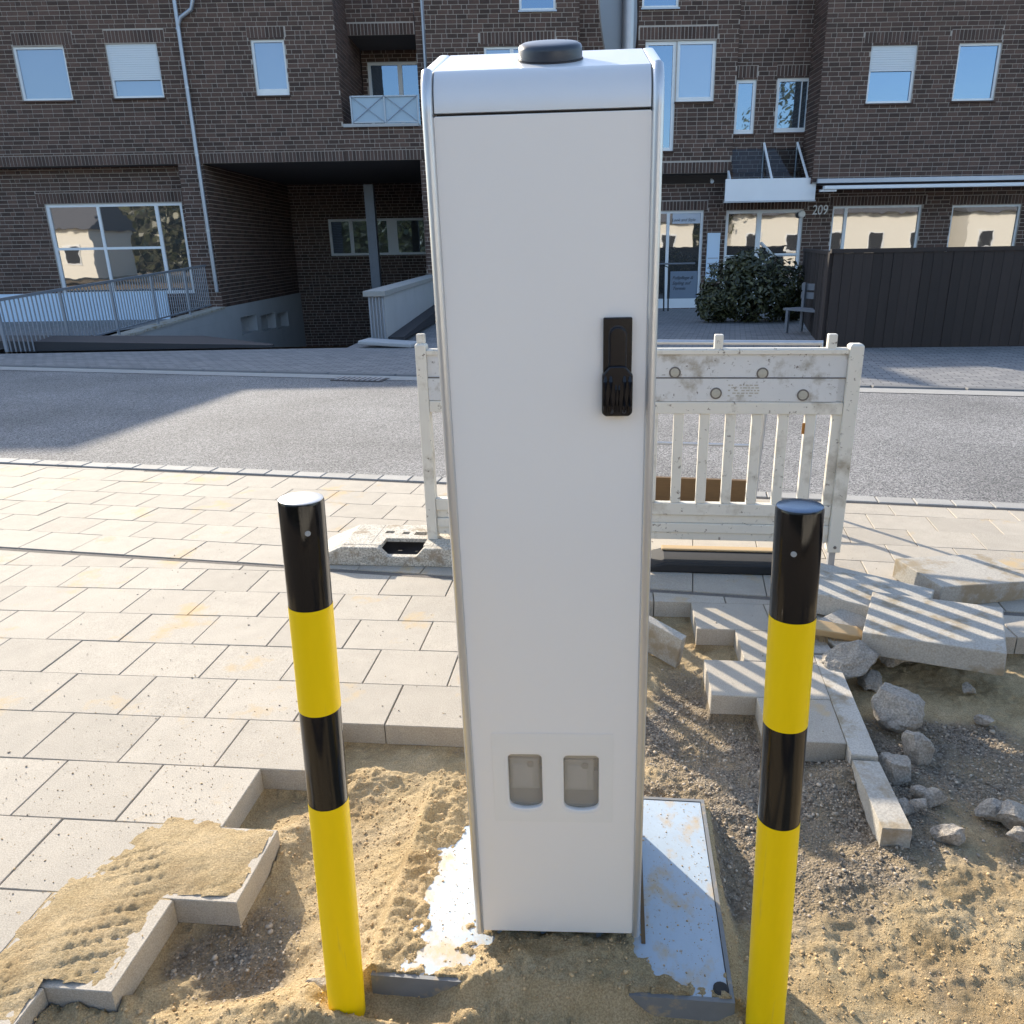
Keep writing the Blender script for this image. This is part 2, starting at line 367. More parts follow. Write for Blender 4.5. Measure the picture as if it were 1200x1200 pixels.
# far pavement: one raised sheet with an opening for the ramp
def zg(y): return -.022*max(0, min(y, 30)-12.5)
fp = MB()
for (ya, yb) in ((6, 12.5), (12.5, 60)):
    for (a, b, c, d) in holed(-60, 60, ya, yb, [(RX0, RY0, RX1, RY1)]+([(-60, 30, -60, 30)] if yb > 30 else [])):
        pl = clip([(a, b), (c, b), (c, d), (a, d)], q(FA, fd, 0, fn, .12), q(FB, fd, 0, fn, .12))
        if len(pl) > 2 and area(pl) > 1e-4: fp.add([(x, y, zg(y)) for x, y in pl], [tuple(range(len(pl)))])
fpo = tag(fp.build('far_pavement', M_fp), kind='structure')
fk = tag(empty('far_kerb'), kind='structure')
kb = MB().box(0, 0, -.1, .98, .12, .012, ch=.012); kme = None
for i in range(-22, 30):
    p = FA+fd*(i*1.0)
    if not inframe(p, 150): continue
    if kme is None: o = kb.build('kerb_stone', M_fkerb, fk); kme = o.data
    else: o = link('kerb_stone', kme, None, fk)
    o.location = p; o.rotation_euler = (0, 0, math.atan2(fd.y, fd.x))
gt = MB()
P = [q(FA, fd, -30, fn, -.30), q(FB, fd, 30, fn, -.30), q(FB, fd, 30, fn, 0), q(FA, fd, -30, fn, 0)]
gt.add([(x, y, -.006) for x, y in P], [(0, 1, 2, 3)]); tag(gt.build('gutter', M_kerb), kind='structure')
# drain grate in the gutter
dc = gnd(422, 444, 0)
dr = empty('drain_grate', (dc.x, dc.y, 0), 'dark slotted drain grate in the gutter at the far kerb', 'drain', rot=(0, 0, math.atan2(fd.y, fd.x)))
MB().box(-.36, -.14, -.03, .36, .14, -.001).build('grate_frame', M_gap, dr)
for i in range(9): MB().box(-.32+i*.075, -.11, -.002, -.29+i*.075, .11, .006).build('grate_bar', M_steel, dr)

# ------------------------------------------------------------------ near pavement slabs
PS = R(5.5); e1 = Vector((math.cos(PS), -math.sin(PS))); e2 = Vector((math.sin(PS), math.cos(PS)))
def uv2xy(u, v, a=e1, b=e2): return (a.x*u+b.x*v, a.y*u+b.y*v)
pav = tag(empty('pavement'), kind='structure')
SA, SB = Vector((-2.2, 3.96, 0)), Vector((-.49, 3.62, 0)); sdv = (SB-SA).normalized(); sn = Vector((-sdv.y, sdv.x, 0))
KE = [(1.122, 2.766), (1.018, 2.106), (.985, 1.80)]      # inner side of the loose edging stones
miss = {-6: (-1.12, 9), -5: (-1.28, 9), -4: (-1.28, 9), -3: (-1.118, 9), -2: (-.946, 9), -1: (-1.118, 9), 0: (-.946, 9), 1: (-.11, .562), 2: (-.27, .398), 3: (-.11, .562), 4: (.062, .398)}
nsl = 0
def slab(poly, top=0., th=.08, mt=M_slab, parent=pav, name='slab'):
    global nsl
    cx = sum(p[0] for p in poly)/len(poly); cy = sum(p[1] for p in poly)/len(poly)
    ins = lambda k: [(cx+(p[0]-cx)*(1-k/max(.03, math.hypot(p[0]-cx, p[1]-cy))), cy+(p[1]-cy)*(1-k/max(.03, math.hypot(p[0]-cx, p[1]-cy)))) for p in poly]
    a = ins(.0024); b = ins(.0050); n = len(poly)
    tz = [random.uniform(-.0012, .0012) for _ in poly]
    vs = [(x-cx, y-cy, -th) for x, y in a]+[(x-cx, y-cy, -.003) for x, y in a]+[(x-cx, y-cy, tz[i]) for i, (x, y) in enumerate(b)]
    fs = [tuple(range(n-1, -1, -1)), tuple(range(2*n, 3*n))]
    for l in (0, n):
        for i in range(n): j = (i+1) % n; fs.append((l+i, l+j, l+n+j, l+n+i))
    m = MB(); m.add(vs, fs); o = m.build(name, mt, parent); o.location = (cx, cy, top+random.uniform(-.001, .001)); nsl += 1
    return o
PU, PV, V0 = .336, .267, 2.013
for k in range(-6, 10):
    off = .062 if k % 2 == 0 else .226
    for i in range(-16, 12):
        u0, u1 = off+i*PU, off+(i+1)*PU; v0, v1 = V0+k*PV, V0+(k+1)*PV; um = (u0+u1)/2
        if k in miss and miss[k][0]-.01 < um < miss[k][1]+.01: continue
        pl = [uv2xy(u0, v0), uv2xy(u1, v0), uv2xy(u1, v1), uv2xy(u0, v1)]
        pl = clip(pl, (SB.x, SB.y), (SA.x, SA.y))
        if k <= 3 and um > .3:
            pl = clip(pl, KE[1], KE[0]) if len(pl) > 2 else pl
        if len(pl) < 3 or area(pl) < .004: continue
        c = Vector((sum(p[0] for p in pl)/len(pl), sum(p[1] for p in pl)/len(pl), 0))
        if not inframe(c, 90): continue
        slab(pl)
# dark gravel strip, then the second field of slabs up to the kerb
SW = .045
st = MB()
P = [q(SA, sdv, -6), q(SB, sdv, 6), q(SB, sdv, 6, sn, SW), q(SA, sdv, -6, sn, SW)]
st.add([(x, y, -.006) for x, y in P], [(0, 1, 2, 3)]); tag(st.build('gravel_strip', M_joint), kind='structure')
SA2 = SA+sn*SW
f1 = Vector((sdv.x, sdv.y)); f2 = Vector((sn.x, sn.y)); b0 = Vector((SA2.x, SA2.y)).dot(f2)
kline = lambda s: (q(KA, kd, 0, kn, s), q(KB, kd, 0, kn, s))
KW = .15; JW = .06
for k in range(0, 12):
    off = (0 if k % 2 == 0 else .175)+.07
    for i in range(-30, 22):
        u0, u1 = off+i*.35, off+(i+1)*.35; v0, v1 = b0+k*.262, b0+(k+1)*.262
        pl = [uv2xy(u0, v0, f1, f2), uv2xy(u1, v0, f1, f2), uv2xy(u1, v1, f1, f2), uv2xy(u0, v1, f1, f2)]
        a, b = kline(-KW-JW); pl = clip(pl, b, a)
        if len(pl) < 3 or area(pl) < .006: continue
        c = Vector((sum(p[0] for p in pl)/len(pl), sum(p[1] for p in pl)/len(pl), 0))
        if not inframe(c, 70): continue
        slab(pl)
P = [q(KA, kd, -30, kn, -KW-JW-.3), q(KB, kd, 30, kn, -KW-JW-.3), q(KB, kd, 30, kn, -.0), q(KA, kd, -30, kn, -.0)]
js = MB(); js.add([(x, y, -.016) for x, y in P], [(0, 1, 2, 3)]); tag(js.build('kerb_joint_bed', M_joint), kind='structure')
nk = tag(empty('near_kerb'), kind='structure')
kb = MB().box(0, 0, -.08, .224, KW-.03, 0, ch=.004); kme = None
for i in range(-40, 60):
    p = KA+kd*(i*.232)-kn*(KW-.012)
    if not inframe(p, 30): continue
    if kme is None: o = kb.build('kerb_stone', M_kerb, nk); kme = o.data
    else: o = link('kerb_stone', kme, None, nk)
    o.location = (p.x, p.y, random.uniform(-.006, -.002)); o.rotation_euler = (0, 0, math.atan2(kd.y, kd.x))
print('slabs', nsl)

# ------------------------------------------------------------------ sand bed (height field)
def vnoise(x, y, seed):
    xi = np.floor(x).astype(int); yi = np.floor(y).astype(int); xf = x-xi; yf = y-yi
    def h(a, b):
        n = (a*374761393+b*668265263+seed*1442695041) & 0xffffffff
        n = ((n ^ (n >> 13))*1274126177) & 0xffffffff
        return ((n ^ (n >> 16)) & 0xffff)/65535.
    sx = xf*xf*(3-2*xf); sy = yf*yf*(3-2*yf)
    return (h(xi, yi)*(1-sx)+h(xi+1, yi)*sx)*(1-sy)+(h(xi, yi+1)*(1-sx)+h(xi+1, yi+1)*sx)*sy
def fbm(x, y, s, o=4, seed=1, ridge=False, pers=.5):
    t = 0; a = 1; tot = 0
    for i in range(o):
        n = vnoise(x*s*2**i+31.7*i, y*s*2**i+17.3*i, seed+i)
        if ridge: n = 1-abs(2*n-1)
        t = t+n*a; tot += a; a *= pers
    return t/tot
def polysd(x, y, P):
    """signed distance (positive outside) to polygon"""
    d = np.full(x.shape, 1e9); ins = np.zeros(x.shape, bool); n = len(P)
    for i in range(n):
        ax, ay = P[i]; bx, by = P[(i+1) % n]; ex, ey = bx-ax, by-ay
        t = np.clip(((x-ax)*ex+(y-ay)*ey)/(ex*ex+ey*ey), 0, 1)
        d = np.minimum(d, np.hypot(x-ax-ex*t, y-ay-ey*t))
        c = ((ay > y) != (by > y)) & (x < ex*(y-ay)/(ey if ey else 1e-9)+ax); ins ^= c
    return np.where(ins, -d, d)
ZP = -.012                                           # top of the cover plate
def wp(pts, z=ZP): return [tuple(gnd(a, b, z)[:2]) for a, b in pts]
PL_C = Vector((.424, 1.267)); PYaw = R(-6.0); pe1 = Vector((math.cos(PYaw), math.sin(PYaw))); pe2 = Vector((-math.sin(PYaw), math.cos(PYaw)))
PLW, PLD = .84, .675
plq = [tuple(PL_C-pe1*PLW), tuple(PL_C), tuple(PL_C+pe2*PLD), tuple(PL_C-pe1*PLW+pe2*PLD)]
clear1 = wp([(566, 948), (530, 985), (505, 1040), (478, 1138), (500, 1152), (545, 1125), (568, 1092), (640, 1085), (640, 950)])
clear2 = wp([(700, 925), (835, 925), (868, 1172), (800, 1160), (768, 1130), (742, 1085), (700, 1085)])
def smooth(t): t = np.clip(t, 0, 1); return t*t*(3-2*t)
def sand_h(x, y):
    big = fbm(x, y, 2.3, 3, 5); med = fbm(x, y, 7, 4, 9); fine = fbm(x, y, 38, 3, 21); cl = fbm(x, y, 22, 4, 33, True)
    h = -.095+.045*(big-.5)+.035*(med-.5)
    gs = lambda cx, cy, rx, ry, a, rot=0: a*np.exp(-((((x-cx)*math.cos(rot)+(y-cy)*math.sin(rot))/rx)**2+((-(x-cx)*math.sin(rot)+(y-cy)*math.cos(rot))/ry)**2))
    def G(px, py, rx, ry, a, rot=0): c = gnd(px, py, -.06); return gs(c.x, c.y, rx, ry, a, rot)
    clod = 0*x
    for (px, py, rx, ry, a, rot) in [(470, 1040, .10, .38, .055, -.25), (500, 1196, .30, .05, .04, .05), (660, 1200, .34, .05, .035, 0), (300, 1195, .3, .10, .05, .2),
        (600, 1140, .25, .09, .03, 0), (250, 1130, .30, .05, .045, .45), (330, 985, .07, .22, .04, -.5),
        (770, 905, .10, .10, .03, 0), (396, 1188, .07, .05, .02, 0), (900, 1196, .07, .05, .03, 0), (430, 905, .1, .07, .02, 0), (60, 1190, .5, .08, .04, 0)]:
        gg = G(px, py, rx, ry, a, rot); h = h+gg; clod = clod+gg/a
    h = h+G(960, 1150, .16, .20, .02)+G(990, 910, .10, .12, .04)+G(1080, 1000, .25, .3, .035)
    h = h+G(300, 1120, .22, .12, -.05, .4)+G(330, 910, .07, .1, -.02)+G(840, 860, .25, .16, -.035)+G(800, 790, .15, .25, -.05)
    clod = np.clip(clod, 0, 1.2)
    f2_ = fbm(x, y, 62, 2, 61)
    flat = smooth((fbm(x, y, 2.6, 2, 71)-.38)*6)
    h = h+(cl-.55)*(.004+.006*flat+.015*clod)+(fine-.5)*(.005+.003*flat+.007*clod)+(f2_-.5)*(.004+.004*flat)
    # keep clear of the plate top except where sand lies on it
    dpl = polysd(x, y, plq); c = np.minimum(polysd(x, y, clear1), polysd(x, y, clear2))
    thick = np.clip(c*.26, -.03, .030)+(fbm(x, y, 20, 5, 77, False, .65)-.5)*.046+(cl-.55)*.012-.002
    onp = ZP+thick+(f2_-.5)*.006*(thick > .004)
    wgt = smooth(1-dpl/.05)
    near = np.maximum(h, -.075)
    h2 = np.where(dpl < 0, onp, h*(1-wgt)+np.maximum(h, np.minimum(onp, ZP+.02)-.35*np.maximum(dpl, 0))*wgt)
    fr = Vector(plq[0]); fy0 = (x-fr.x)*pe2.x+(y-fr.y)*pe2.y
    side = (dpl >= -.0085) & (c < .03) & (fy0 > .03)                                         # beside a bare edge: stay below it
    h2 = np.where(side, np.minimum(h2, ZP-.018-np.minimum(dpl*.6, .03)+(fine-.5)*.01), h2)
    # in front of the plate the frame shows in a few spots
    fr = Vector(plq[0]); fx = (x-fr.x)*pe1.x+(y-fr.y)*pe1.y; fy = (x-fr.x)*pe2.x+(y-fr.y)*pe2.y
    bare = smooth(1.6-np.abs(fx-.04)/.13)+smooth(1.6-np.abs(fx-.73)/.10)
    dip = np.minimum(bare, 1)*smooth(1.5-np.abs(fy+.03)/.05)
    h2 = np.where(fy < 0.0088, h2-dip*np.maximum(h2+.075, 0)*.95, h2)
    # below the slabs
    u = x*e1.x+y*e1.y; v = x*e2.x+y*e2.y
    k = np.floor((v-V0)/PV).astype(int); under = np.zeros(x.shape, bool)
    for kk in range(-8, 12):
        lo, hi = miss.get(kk, (9, 9)) if kk >= -6 else (-1.28, 9)
        if kk > 4: lo, hi = 9, 9
        row = k == kk
        right_ok = (u > hi) if kk >= 1 else np.zeros(x.shape, bool)
        under |= row & ((u < lo) | right_ok)
    ksd = (KE[0][0]-KE[1][0])*(y-KE[1][1])-(KE[0][1]-KE[1][1])*(x-KE[1][0])
    under &= ~((ksd < 0) & (v < V0+4*PV) & (u > .3))
    h2 = np.where(under, -.083, h2)
    gr = fbm(x, y, 3.1, 4, 51)
    gm = G(250, 1110, .22, .16, 1, .4)+G(930, 985, .50, .30, 1.15)+G(820, 850, .3, .28, 1.2)+G(1100, 900, .5, .4, 1.1)+G(600, 860, .3, .2, .6)
    grav = smooth((gm*.9+(gr-.5)*1.6-(h2+.09)*7-.25)*2.0)
    grav = np.where(dpl < .02, 0, grav)
    return h2, grav
def hfield(name, x0, x1, y0, y1, step, fn, drop=None):
    xs = np.arange(x0, x1+step/2, step); ys = np.arange(y0, y1+step/2, step); X, Y = np.meshgrid(xs, ys)
    Z, G = fn(X, Y); nx, ny = len(xs), len(ys)
    me = bpy.data.meshes.new(name); me.vertices.add(nx*ny)
    me.vertices.foreach_set('co', np.stack([X, Y, Z], -1).astype(np.float32).ravel())
    i = np.arange(nx*ny).reshape(ny, nx); F = np.stack([i[:-1, :-1], i[:-1, 1:], i[1:, 1:], i[1:, :-1]], -1).reshape(-1, 4)
    if drop is not None: F = F[(Z.ravel()[F] > drop).all(1)]
    me.loops.add(F.size); me.polygons.add(len(F)); me.loops.foreach_set('vertex_index', F.ravel().astype(np.int32))
    me.polygons.foreach_set('loop_start', np.arange(0, F.size, 4, dtype=np.int32))
    me.polygons.foreach_set('use_smooth', np.ones(len(F), bool)); me.update(calc_edges=True)
    a = me.attributes.new('gravel', 'FLOAT', 'POINT'); a.data.foreach_set('value', G.astype(np.float32).ravel())
    return me
me = hfield('sand_bed', -3.2, 3.2, .2, .9, .05, lambda x, y: (np.full(x.shape, -.10), x*0)); tag(link('sand_bed_front', me, M_sand), kind='structure')
me = hfield('sand_bed', -2.1, 2.1, .9, 3.62, .0052, sand_h); tag(link('sand_bed', me, M_sand), kind='structure')
for a, b in ((-3.2, -2.1), (2.1, 3.2)):
    me = hfield('sand_side', a, b, .9, 3.62, .05, lambda x, y: (-.10+.03*(fbm(x, y, 3, 3, 5)-.5), np.clip(fbm(x, y, 2, 3, 8)*1.6-.4, 0, 1))); tag(link('sand_bed_side', me, M_sand), kind='structure')
# sand lying on the slabs at the left, with a tyre print
def lay(x, y):
    P1 = wp([(120, 1005), (200, 972), (318, 968), (316, 985), (272, 1062), (190, 1048), (150, 1120), (60, 1190), (-60, 1180), (60, 1060)], 0)
    d = polysd(x, y, P1)
    n = fbm(x, y, 9, 4, 12); cl = fbm(x, y, 30, 3, 14, True)
    t = np.clip(-d*.07, -.01, .009)+(n-.5)*.015+(cl-.5)*.005
    a = .35; ux = x*math.cos(a)+y*math.sin(a); uy = -x*math.sin(a)+y*math.cos(a)
    trd = (np.sin(ux*2*math.pi/.032+np.where(np.sin(uy*2*math.pi/.085) > 0, 1.5, 0)) > .1)*1.+(np.sin(uy*2*math.pi/.042) > .75)*-1.
    tm = smooth((fbm(x, y, 4, 2, 90)-.35)*5)
    t = t+trd*.0035*tm*np.clip(-d*20, 0, 1)
    u = x*e1.x+y*e1.y; v = x*e2.x+y*e2.y; k = np.floor((v-V0)/PV).astype(int); ok = np.zeros(x.shape, bool)
    for kk in range(-7, 2):
        lo = miss.get(kk, (-1.28, 9))[0]; ok |= (k == kk) & (u < lo-.009)
        lb = miss.get(kk-1, (-1.28, 9))[0]; row = k == kk
        t = np.where(row, np.minimum(t, (lo-.009-u)*2.5), t)
        fe = v-(V0+kk*PV)-.012; edge = row & (u > lb-.01)
        ok &= ~(edge & (fe < 0)); t = np.where(edge, np.minimum(t, fe*2.5), t)
    t = np.where(ok & (t > -.004), t, -.03)
    return np.maximum(t, -.03), x*0
me = hfield('sand_layer', -1.95, -.72, 1.0, 2.0, .0065, lay, -.0299)
tag(link('sand_layer', me, M_sand), kind='stuff'); bpy.data.objects['sand_layer']['label'] = 'yellow sand with tyre prints spread over the pavement slabs'

# pebbles, crumbs
ico = bmesh.new(); bmesh.ops.create_icosphere(ico, subdivisions=1, radius=1); iv = np.array([v.co[:] for v in ico.verts]); ifc = np.array([[v.index for v in f.verts] for f in ico.faces]); ico.free()
def scatter(name, xs, ys, zs, rs, m, label):
    n = len(xs); V = np.repeat(iv[None], n, 0)*(1+RNG.uniform(-.28, .28, (n, len(iv), 1)))
    sc3 = RNG.uniform(.6, 1.2, (n, 1, 3)); sc3[..., 2] *= .7; V = V*sc3*rs[:, None, None]
    a = RNG.uniform(0, 6.28, n); ca, sa = np.cos(a)[:, None], np.sin(a)[:, None]
    X = V[..., 0]*ca-V[..., 1]*sa+xs[:, None]; Y = V[..., 0]*sa+V[..., 1]*ca+ys[:, None]; Z = V[..., 2]+zs[:, None]+rs[:, None]*.3
    co = np.stack([X, Y, Z], -1).reshape(-1, 3); F = (ifc[None]+(np.arange(n)*len(iv))[:, None, None]).reshape(-1, 3)
    me = bpy.data.meshes.new(name); me.vertices.add(len(co)); me.vertices.foreach_set('co', co.astype(np.float32).ravel())
    me.loops.add(F.size); me.polygons.add(len(F)); me.loops.foreach_set('vertex_index', F.ravel().astype(np.int32))
    me.polygons.foreach_set('loop_start', np.arange(0, F.size, 3, dtype=np.int32)); me.update(calc_edges=True)
    t = me.attributes.new('tone', 'FLOAT', 'POINT'); t.data.foreach_set('value', np.repeat(RNG.uniform(.05, 1, n), len(iv)).astype(np.float32))
    o = link(name, me, m); tag(o, label, kind='stuff'); return o
M_peb = mat('pebble', (.33, .275, .21), .95, rnd=1.0, tone=True, var=.2, vscale=60)
M_crumb = mat('sand crumb', (.46, .33, .18), .95, rnd=.5, tone=True)
xs = RNG.uniform(-1.7, 1.9, 60000); ys = RNG.uniform(1.1, 3.0, 60000)
zz, gg = sand_h(xs, ys); keep = (gg > RNG.uniform(.15, 1, len(xs))) & (zz > -.2)
xs2, ys2, zz2 = xs[keep][:9000], ys[keep][:9000], zz[keep][:9000]
scatter('gravel', xs2, ys2, zz2, np.minimum(.0016+RNG.exponential(.0014, len(xs2)), .010), M_peb, 'loose grey gravel scattered over the excavated bed')
bare_ = polysd(xs, ys, plq) < -.015
pm = bare_ & (zz < ZP) & (RNG.uniform(0, 1, len(xs)) < .25)
scatter('plate_grit', xs[pm], ys[pm], xs[pm]*0+ZP, np.minimum(.0006+RNG.exponential(.0006, pm.sum()), .004), M_crumb, 'grains of sand strewn over the pale cover plate')
keep = (gg < .3) & ~pm & (xs > -1.3) & (xs < 1.6) & (ys < 2.2)
xs2, ys2, zz2 = xs[keep][:9000], ys[keep][:9000], zz[keep][:9000]
scatter('sand_crumbs', xs2, ys2, zz2, np.minimum(.0014+RNG.exponential(.0011, len(xs2)), .007), M_crumb, 'small sand clods and crumbs on the yellow sand')
# grit on slabs
xs = RNG.uniform(-2.2, 1.8, 1800); ys = RNG.uniform(1.4, 4.2, 1800)
u = xs*e1.x+ys*e1.y; v = xs*e2.x+ys*e2.y; k = np.floor((v-V0)/PV).astype(int); ok = np.ones(len(xs), bool)
for kk in range(-8, 5): lo, hi = miss.get(kk, (-1.28, 9)); ok &= ~((k == kk) & (u > lo-.02) & (u < hi+.02))
ok &= ~((u > .83) & (v < 3.08))
scatter('slab_grit', xs[ok], ys[ok], xs[ok]*0+.0003, np.minimum(.0008+RNG.exponential(.0009, ok.sum()), .005), M_peb, 'fine grit lying on the pavement slabs')

xs = RNG.normal(-1.15, .35, 2600); ys = RNG.normal(2.0, .38, 2600)
u = xs*e1.x+ys*e1.y; v = xs*e2.x+ys*e2.y; k = np.floor((v-V0)/PV).astype(int); ok = (ys > 1.2) & (ys < 3.1)
for kk in range(-8, 5): lo, hi = miss.get(kk, (-1.28, 9)); ok &= ~((k == kk) & (u > lo-.015) & (u < hi+.02))
scatter('slab_sand', xs[ok], ys[ok], xs[ok]*0+.0004, np.minimum(.0005+RNG.exponential(.0006, ok.sum()), .0035), M_crumb, 'sand grains strewn over the slabs beside the pit')
# ------------------------------------------------------------------ cover plate of the foundation
Mp = Matrix(((pe1.x, pe2.x, 0, plq[0][0]), (pe1.y, pe2.y, 0, plq[0][1]), (0, 0, 1, 0), (0, 0, 0, 1)))
cp = empty('cover_plate', (plq[0][0], plq[0][1], 0), 'pale steel foundation cover plate half buried in sand under the cabinet', 'cover plate', rot=(0, 0, PYaw))
MB().box(.012, .012, ZP-.006, PLW-.012, PLD-.012, ZP).build('plate_top', M_plate, cp, bevel=.001)
fr = MB()
for a in [(0, 0, PLW, .010), (0, PLD-.010, PLW, PLD), (0, .0102, .010, PLD-.0102), (PLW-.010, .0102, PLW, PLD-.0102)]: fr.box(a[0], a[1], -.20, a[2], a[3], ZP+.002)
fr.build('plate_frame', M_plateedge, cp)
c = gnd(852, 1166, ZP); v_ = Mp.inverted() @ c
MB().lathe([(.018, ZP), (.018, ZP+.004), (.013, ZP+.006)], 16, TR((v_.x-.012, v_.y+.012, 0))).build('plate_screw', M_dark, cp)
a_, b_ = Mp.inverted() @ gnd(751, 993, ZP), Mp.inverted() @ gnd(754, 1106, ZP)
MB().box(b_.x-.005, b_.y, ZP-.001, b_.x+.005, a_.y, ZP+.003).build('plate_slot', M_board, cp)

# ------------------------------------------------------------------ the cabinet
CW, CH, CD, CDB = .363, 1.79, .225, .43
cab = empty('distribution_cabinet', (.0309, 1.4396, .02), 'tall light grey metal cabinet with a black swivel handle and a silver sloped cap', 'cabinet')
cab.rotation_mode = 'QUATERNION'
uz = Vector((-.0068, -.0167, 1)).normalized(); ux = Vector((math.cos(-.0541), math.sin(-.0541), 0)); ux = (ux-uz*ux.dot(uz)).normalized(); uy = uz.cross(ux)
cab.rotation_quaternion = Matrix(((ux.x, uy.x, uz.x), (ux.y, uy.y, uz.y), (ux.z, uy.z, uz.z))).to_quaternion()
hw = CW/2
def curve_panel(name, outer, holes, th, m, parent, bev=.0015):
    cu = bpy.data.curves.new(name, 'CURVE'); cu.dimensions = '2D'; cu.fill_mode = 'BOTH'; cu.extrude = th/2-bev; cu.bevel_depth = bev; cu.bevel_resolution = 1
    for pts in [outer]+holes:
        s = cu.splines.new('POLY'); s.points.add(len(pts)-1)
        for i, p in enumerate(pts): s.points[i].co = (p[0], p[1], 0, 1)
        s.use_cyclic_u = True
    t = bpy.data.objects.new('t', cu); COL.objects.link(t); bpy.context.view_layer.update()
    me = bpy.data.meshes.new_from_object(t.evaluated_get(bpy.context.evaluated_depsgraph_get())); bpy.data.objects.remove(t)
    me.name = name; me.materials.clear()
    me.transform(Matrix.Rotation(math.pi/2, 4, 'X'))       # xy -> xz
    o = link(name, me, m, parent); return o
def rrect(x0, z0, x1, z1, r, n=5, bow=0):
    P = []
    for cx, cz, a0 in ((x1-r, z0+r, -90), (x1-r, z1-r, 0), (x0+r, z1-r, 90), (x0+r, z0+r, 180)):
        for i in range(n+1): t = R(a0+90*i/n); P.append((cx+r*math.cos(t), cz+r*math.sin(t)))
    if bow:
        out = []
        for x, z in P: out.append((x, z-bow*(1-((x-(x0+x1)/2)/((x1-x0)/2))**2) if z < (z0+z1)/2 else z))
        i0 = n+1
        # extra points along the bowed bottom edge
        ext = [((x0+r)+(x1-x0-2*r)*t, z0-bow*(1-(((x0+r)+(x1-x0-2*r)*t-(x0+x1)/2)/((x1-x0)/2))**2)) for t in (.2, .4, .6, .8)]
        P = ext+out
    return P
w1 = rrect(-.1055, .378, -.0265, .520, .012, bow=.010); w2 = rrect(.0185, .375, .1000, .518, .012, bow=.010)
door = curve_panel('door_panel', rrect(-hw+.002, 0, hw-.002, CH-.002, .003), [w1[::-1], w2[::-1]], .012, M_door, cab)
door.location.y = .006
st_ = curve_panel('sticker_film', rrect(-.138, .335, .130, .575, .004), [rrect(-.109, .374, -.023, .524, .013, bow=.01)[::-1], rrect(.015, .371, .1035, .522, .013, bow=.01)[::-1]], .0008, M_film, cab, .0002)
st_.location.y = -.0008
# what one sees behind each little window
for x0, x1, z0 in ((-.112, -.020, .35), (.012, .107, .347)):
    wv = MB().box(x0, .045, z0, x1, .05, z0+.19); wv.box(x0, .012, z0+.155, x1, .045, z0+.19); wv.box(x0-.004, .012, z0, x0, .05, z0+.19); wv.box(x1, .012, z0, x1+.004, .05, z0+.19); wv.box(x0, .012, z0-.004, x1, .05, z0)
    wo = wv.build('inspection_window', M_inner, cab)
    MB().box(x0+.010, .030, z0+.052, x0+.076, .0449, z0+.135).build('meter', M_meter, wo, bevel=.002)
    MB().box(x0+.016, .0285, z0+.060, x0+.060, .0299, z0+.120).build('meter_label', M_label, wo)
    MB().lathe([(.008, 0), (.008, .003)], 16, TR((x0+.056, .0285, z0+.122), (math.pi/2, 0, 0))).build('meter_lens', M_inner, wo)
    MB().box(x0+.0765, .032, z0+.065, x0+.090, .0449, z0+.105).build('terminal_block', M_lens, wo)
def hazypane():
    m = bpy.data.materials.new('hazy pane'); m.use_nodes = True; N = m.node_tree.nodes; L = m.node_tree.links
    t = N.new('ShaderNodeBsdfTransparent'); p = N['Principled BSDF']; p.inputs['Base Color'].default_value = (.55, .50, .42, 1); p.inputs['Roughness'].default_value = .2
    mx = N.new('ShaderNodeMixShader'); mx.inputs[0].default_value = .36
    L.new(t.outputs[0], mx.inputs[1]); L.new(p.outputs[0], mx.inputs[2]); L.new(mx.outputs[0], N['Material Output'].inputs[0]); return m
M_pane = hazypane()
for x0, x1, z0 in ((-.109, -.023, .366), (.015, .1035, .363)): MB().box(x0, .0122, z0, x1, .0128, z0+.157).build('window_pane', M_pane, cab)
# body: sides, back, dark seal behind door edges
b = MB()
for x0_, x1_ in ((-hw-.012, -hw+.0028), (hw-.0028, hw+.012)): b.prism([(.020, -.005), (CDB, -.005), (CDB, CH-.02), (CD, CH+.124), (.034, CH+.063), (.020, CH+.04)], x0_, x1_, 'x')
b.box(-hw+.003, CDB-.004, -.005, hw-.003, CDB-.0005, CH-.03)
b.add([(-hw+.003, CD, CH+.118), (hw-.003, CD, CH+.118), (hw-.003, CDB-.001, CH-.027), (-hw+.003, CDB-.001, CH-.027)], [(0, 1, 2, 3)])
b.build('side_panel', M_door, cab)
MB().box(-hw-.001, .013, -.003, hw+.001, .0195, .33).box(-hw-.001, .013, .571, hw+.001, .0195, CH).build('door_seal', M_gap, cab)
